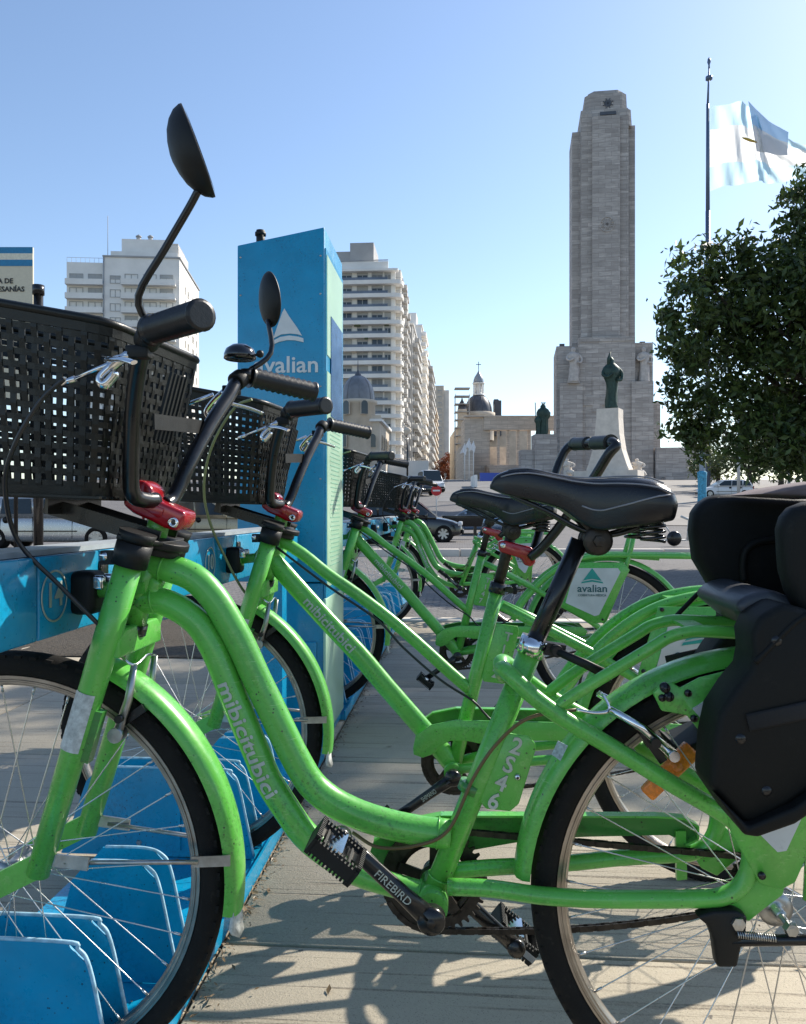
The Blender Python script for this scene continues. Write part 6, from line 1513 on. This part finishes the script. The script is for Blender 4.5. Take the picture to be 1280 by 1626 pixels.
car('beige car half hidden behind the nearest red stem clamp', ((335-640)*27/1280, 27, gz(27)), R(0), mat('beige_car_paint', (.35, .30, .20), .3, .3, var=.05, coat=.5), 4.2, 1.45, 1.7, 'hatch', g_)

# ================================================================== signs, posts, kerbs
def fair_sign():
    d = 19; b = root('fair_sign', 'cream craft fair board with blue, white and orange strip at the left edge', 'sign', ((-20-640)*d/1280, d, 0), 0)
    k = d/1280; z = lambda py: EYE+(HZ-py)*k; x0, x1 = -100*k, 73*k
    cb = mat('cream_board', (.62, .56, .42), .6, var=.05)
    obj('board', MB().box(((x0+x1)/2, 0, (z(393)+z(640))/2), (x1-x0, .06, z(393)-z(640))), cb, b)
    def strip(a, c, p0, p1, mt, nm): obj(nm, MB().box(((a+c)/2, -.036, (z(p0)+z(p1))/2), (c-a, .008, z(p0)-z(p1))), mt, b)
    bl = mat('banner_blue', (.02, .20, .38), .6); cr = mat('banner_cream', (.70, .66, .52), .6); og = mat('banner_orange', (.45, .12, .03), .6, var=.5, scale=6)
    strip(x0, x1, 393, 403, bl, 'blue_stripe'); strip(x0+.9, x1, 403, 413, cr, 'cream_stripe'); strip(x0+.9, x1, 413, 423, bl, 'blue_stripe'); strip(x0, x0+.9, 403, 425, og, 'orange_patch')
    dk = mat('sign_ink', (.03, .03, .03), .6)
    def line(s, rx, py, sz):
        me = text_mesh(s, sz, .003, None, dk, .004); xs = max(v.co.x for v in me.vertices); me.transform(frame_M((rx-xs, -.042, z(py)), (1, 0, 0), (0, 0, 1))); obj('lettering', me, None, b)
    line('FERIA DE', (22+20)*k, 447, .165); line('ARTESANÍAS', (40+20)*k, 460, .165)
    for x in (x0+.3, x1-.45): obj('leg', MB().cyl((x, .08, gz(d)), (x, .08, z(395)), .05, seg=8), BLACKM, b)
    d2 = 18.2; p = root('black_post', 'thick black post behind the near basket, right of the fair board', 'post', ((61-640)*d2/1280, d2, gz(d2)), 0)
    obj('shaft', MB().cyl((0, 0, 0), (0, 0, EYE+(HZ-456)*d2/1280-gz(d2)), .105, seg=16), BLACKM, p); obj('cap', MB().cyl((0, 0, EYE+(HZ-468)*d2/1280-gz(d2)), (0, 0, EYE+(HZ-453)*d2/1280-gz(d2)), .13, seg=16), BLACKM, p)
fair_sign()
def street_bits():
    lm = mat('lamp_post_grey', (.45, .46, .46), .5, .2)
    for i, (px, d, py) in enumerate(((1173, 62, 742), (1253, 70, 745), (1119, 75, 738))):
        p = root('lamp_post', ['left of the two thin white lamp posts under the tree', 'right of the two thin white lamp posts under the tree', 'thin white mast beside the pale blue post'][i], 'lamp post', ((px-640)*d/1280, d, gz(d)), 0, 'thin white lamp posts')
        h_ = 6.5; obj('shaft', MB().cyl((0, 0, 0), (0, 0, h_), .14, .09, seg=8), lm, p); obj('lamp_head', MB().box((.5, 0, h_), (1.2, .3, .15)), lm, p)
    d = 60; p = root('blue_post', 'pale blue wrapped post at the right end of the monument wall', 'post', ((1115-640)*d/1280, d, gz(d)), 0)
    bw = mat('blue_wrap', (.06, .28, .42), .8, var=.4, scale=8)
    obj('wrap', MB().lathe([(.30, 0), (.34, .3), (.30, 1.2), (.33, 2.2), (.36, 2.5), (.20, 2.6)], (0, 0, -.3), 'z', 14), bw, p); obj('shaft', MB().cyl((0, 0, 0), (0, 0, 5.5), .22, .18, seg=12), mat('post_grey_blue', (.25, .30, .36), .7), p)
    d = 46; p = root('no_entry_sign', 'small red round no entry sign on a pole at the street mouth', 'sign', ((693-640)*d/1280, d, gz(d)), 0)
    h_ = 2.1; obj('pole', MB().cyl((0, 0, 0), (0, 0, h_), .03, seg=8), lm, p); dsk = obj('disc', MB().lathe([(0, -.02), (.30, -.02), (.30, .01), (0, .01)], (0, -.04, h_-.2), 'y', 24, False), mat('sign_red', (.5, .02, .02), .5), p)
    obj('white_bar', MB().box((0, -.066, h_-.2), (.42, .008, .09)), CWHT, dsk)
    # street lamp with brick coloured head seen in front of apartments
    d = 95; p = root('street_lamp', 'dark street lamp with shaded head in front of the domed corner house', 'street lamp', ((647-640)*d/1280, d, gz(d)), 0)
    obj('shaft', MB().cyl((0, 0, 0), (0, 0, 6.0), .12, .09, seg=8), BLACKM, p); obj('lamp_head', MB().lathe([(.1, 0), (.5, .5), (.35, .8), (0, .95)], (0, 0, 5.9), 'z', 10), BEIGEB, p)
    # median with kerb and planter box
    for i, (px, d, w_) in enumerate(((735, 33, 1.9),)):
        p = root('dark_planter', 'dark low planter box on the kerb in front of the blue car', 'planter', ((px-640)*d/1280, d, gz(d)), 0)
        obj('box', MB().box((0, 0, .75), (1.5, .6, .45), None, 1.15).mesh('box', BLACKM, .02), None, p); obj('legs', MB().box((-.5, 0, .28), (.1, .4, .56)), BLACKM, p); obj('legs', MB().box((.5, 0, .28), (.1, .4, .56)), BLACKM, p)
    for i in range(26):
        o = obj('kerbstone', shared('kb2', lambda: MB().box((0, 0, .04), (1.48, .25, .24)).mesh('kerbstone', TRAVP, .02)), None, None, kind='structure'); o.location = (-22+i*1.5, 17.5+i*.02, gz(17.5)+.0)
    b = root('white_barrier', 'low white wall with a blue sign at the foot of the steps', 'barrier', ((757-640)*88/1280, 88, gz(88)), 0)
    obj('wall', MB().box((-.3, 0, .6), (.3, 5, 1.3)), WHITEB, b); obj('blue_sign', MB().box((1.6, -.5, 1.1), (2.6, .1, .9)), mat('sign_blue', (.03, .07, .35), .5), b)
    s = root('trolley', 'small hand trolley with pale frame left of the child seat across the street', 'trolley', ((1076-640)*24/1280, 24, gz(24)), 0)
    obj('wheel', MB().lathe([(0, -.05), (.20, -.05), (.23, 0), (.20, .05), (0, .05)], (-.1, 0, .24), 'y', 20), BLACKM, s)
    obj('frame', MB().tube([(-.9, 0, .18), (.6, 0, .20)], .025, 8).tube([(-.1, 0, .24), (-.45, 0, .75)], .02, 8).tube([(.1, 0, .9), (.55, 0, .72)], .035, 8).tube([(.3, 0, .2), (.35, 0, .8)], .04, 8), mat('trolley_pale_frame', (.5, .5, .48), .5), s)
street_bits()
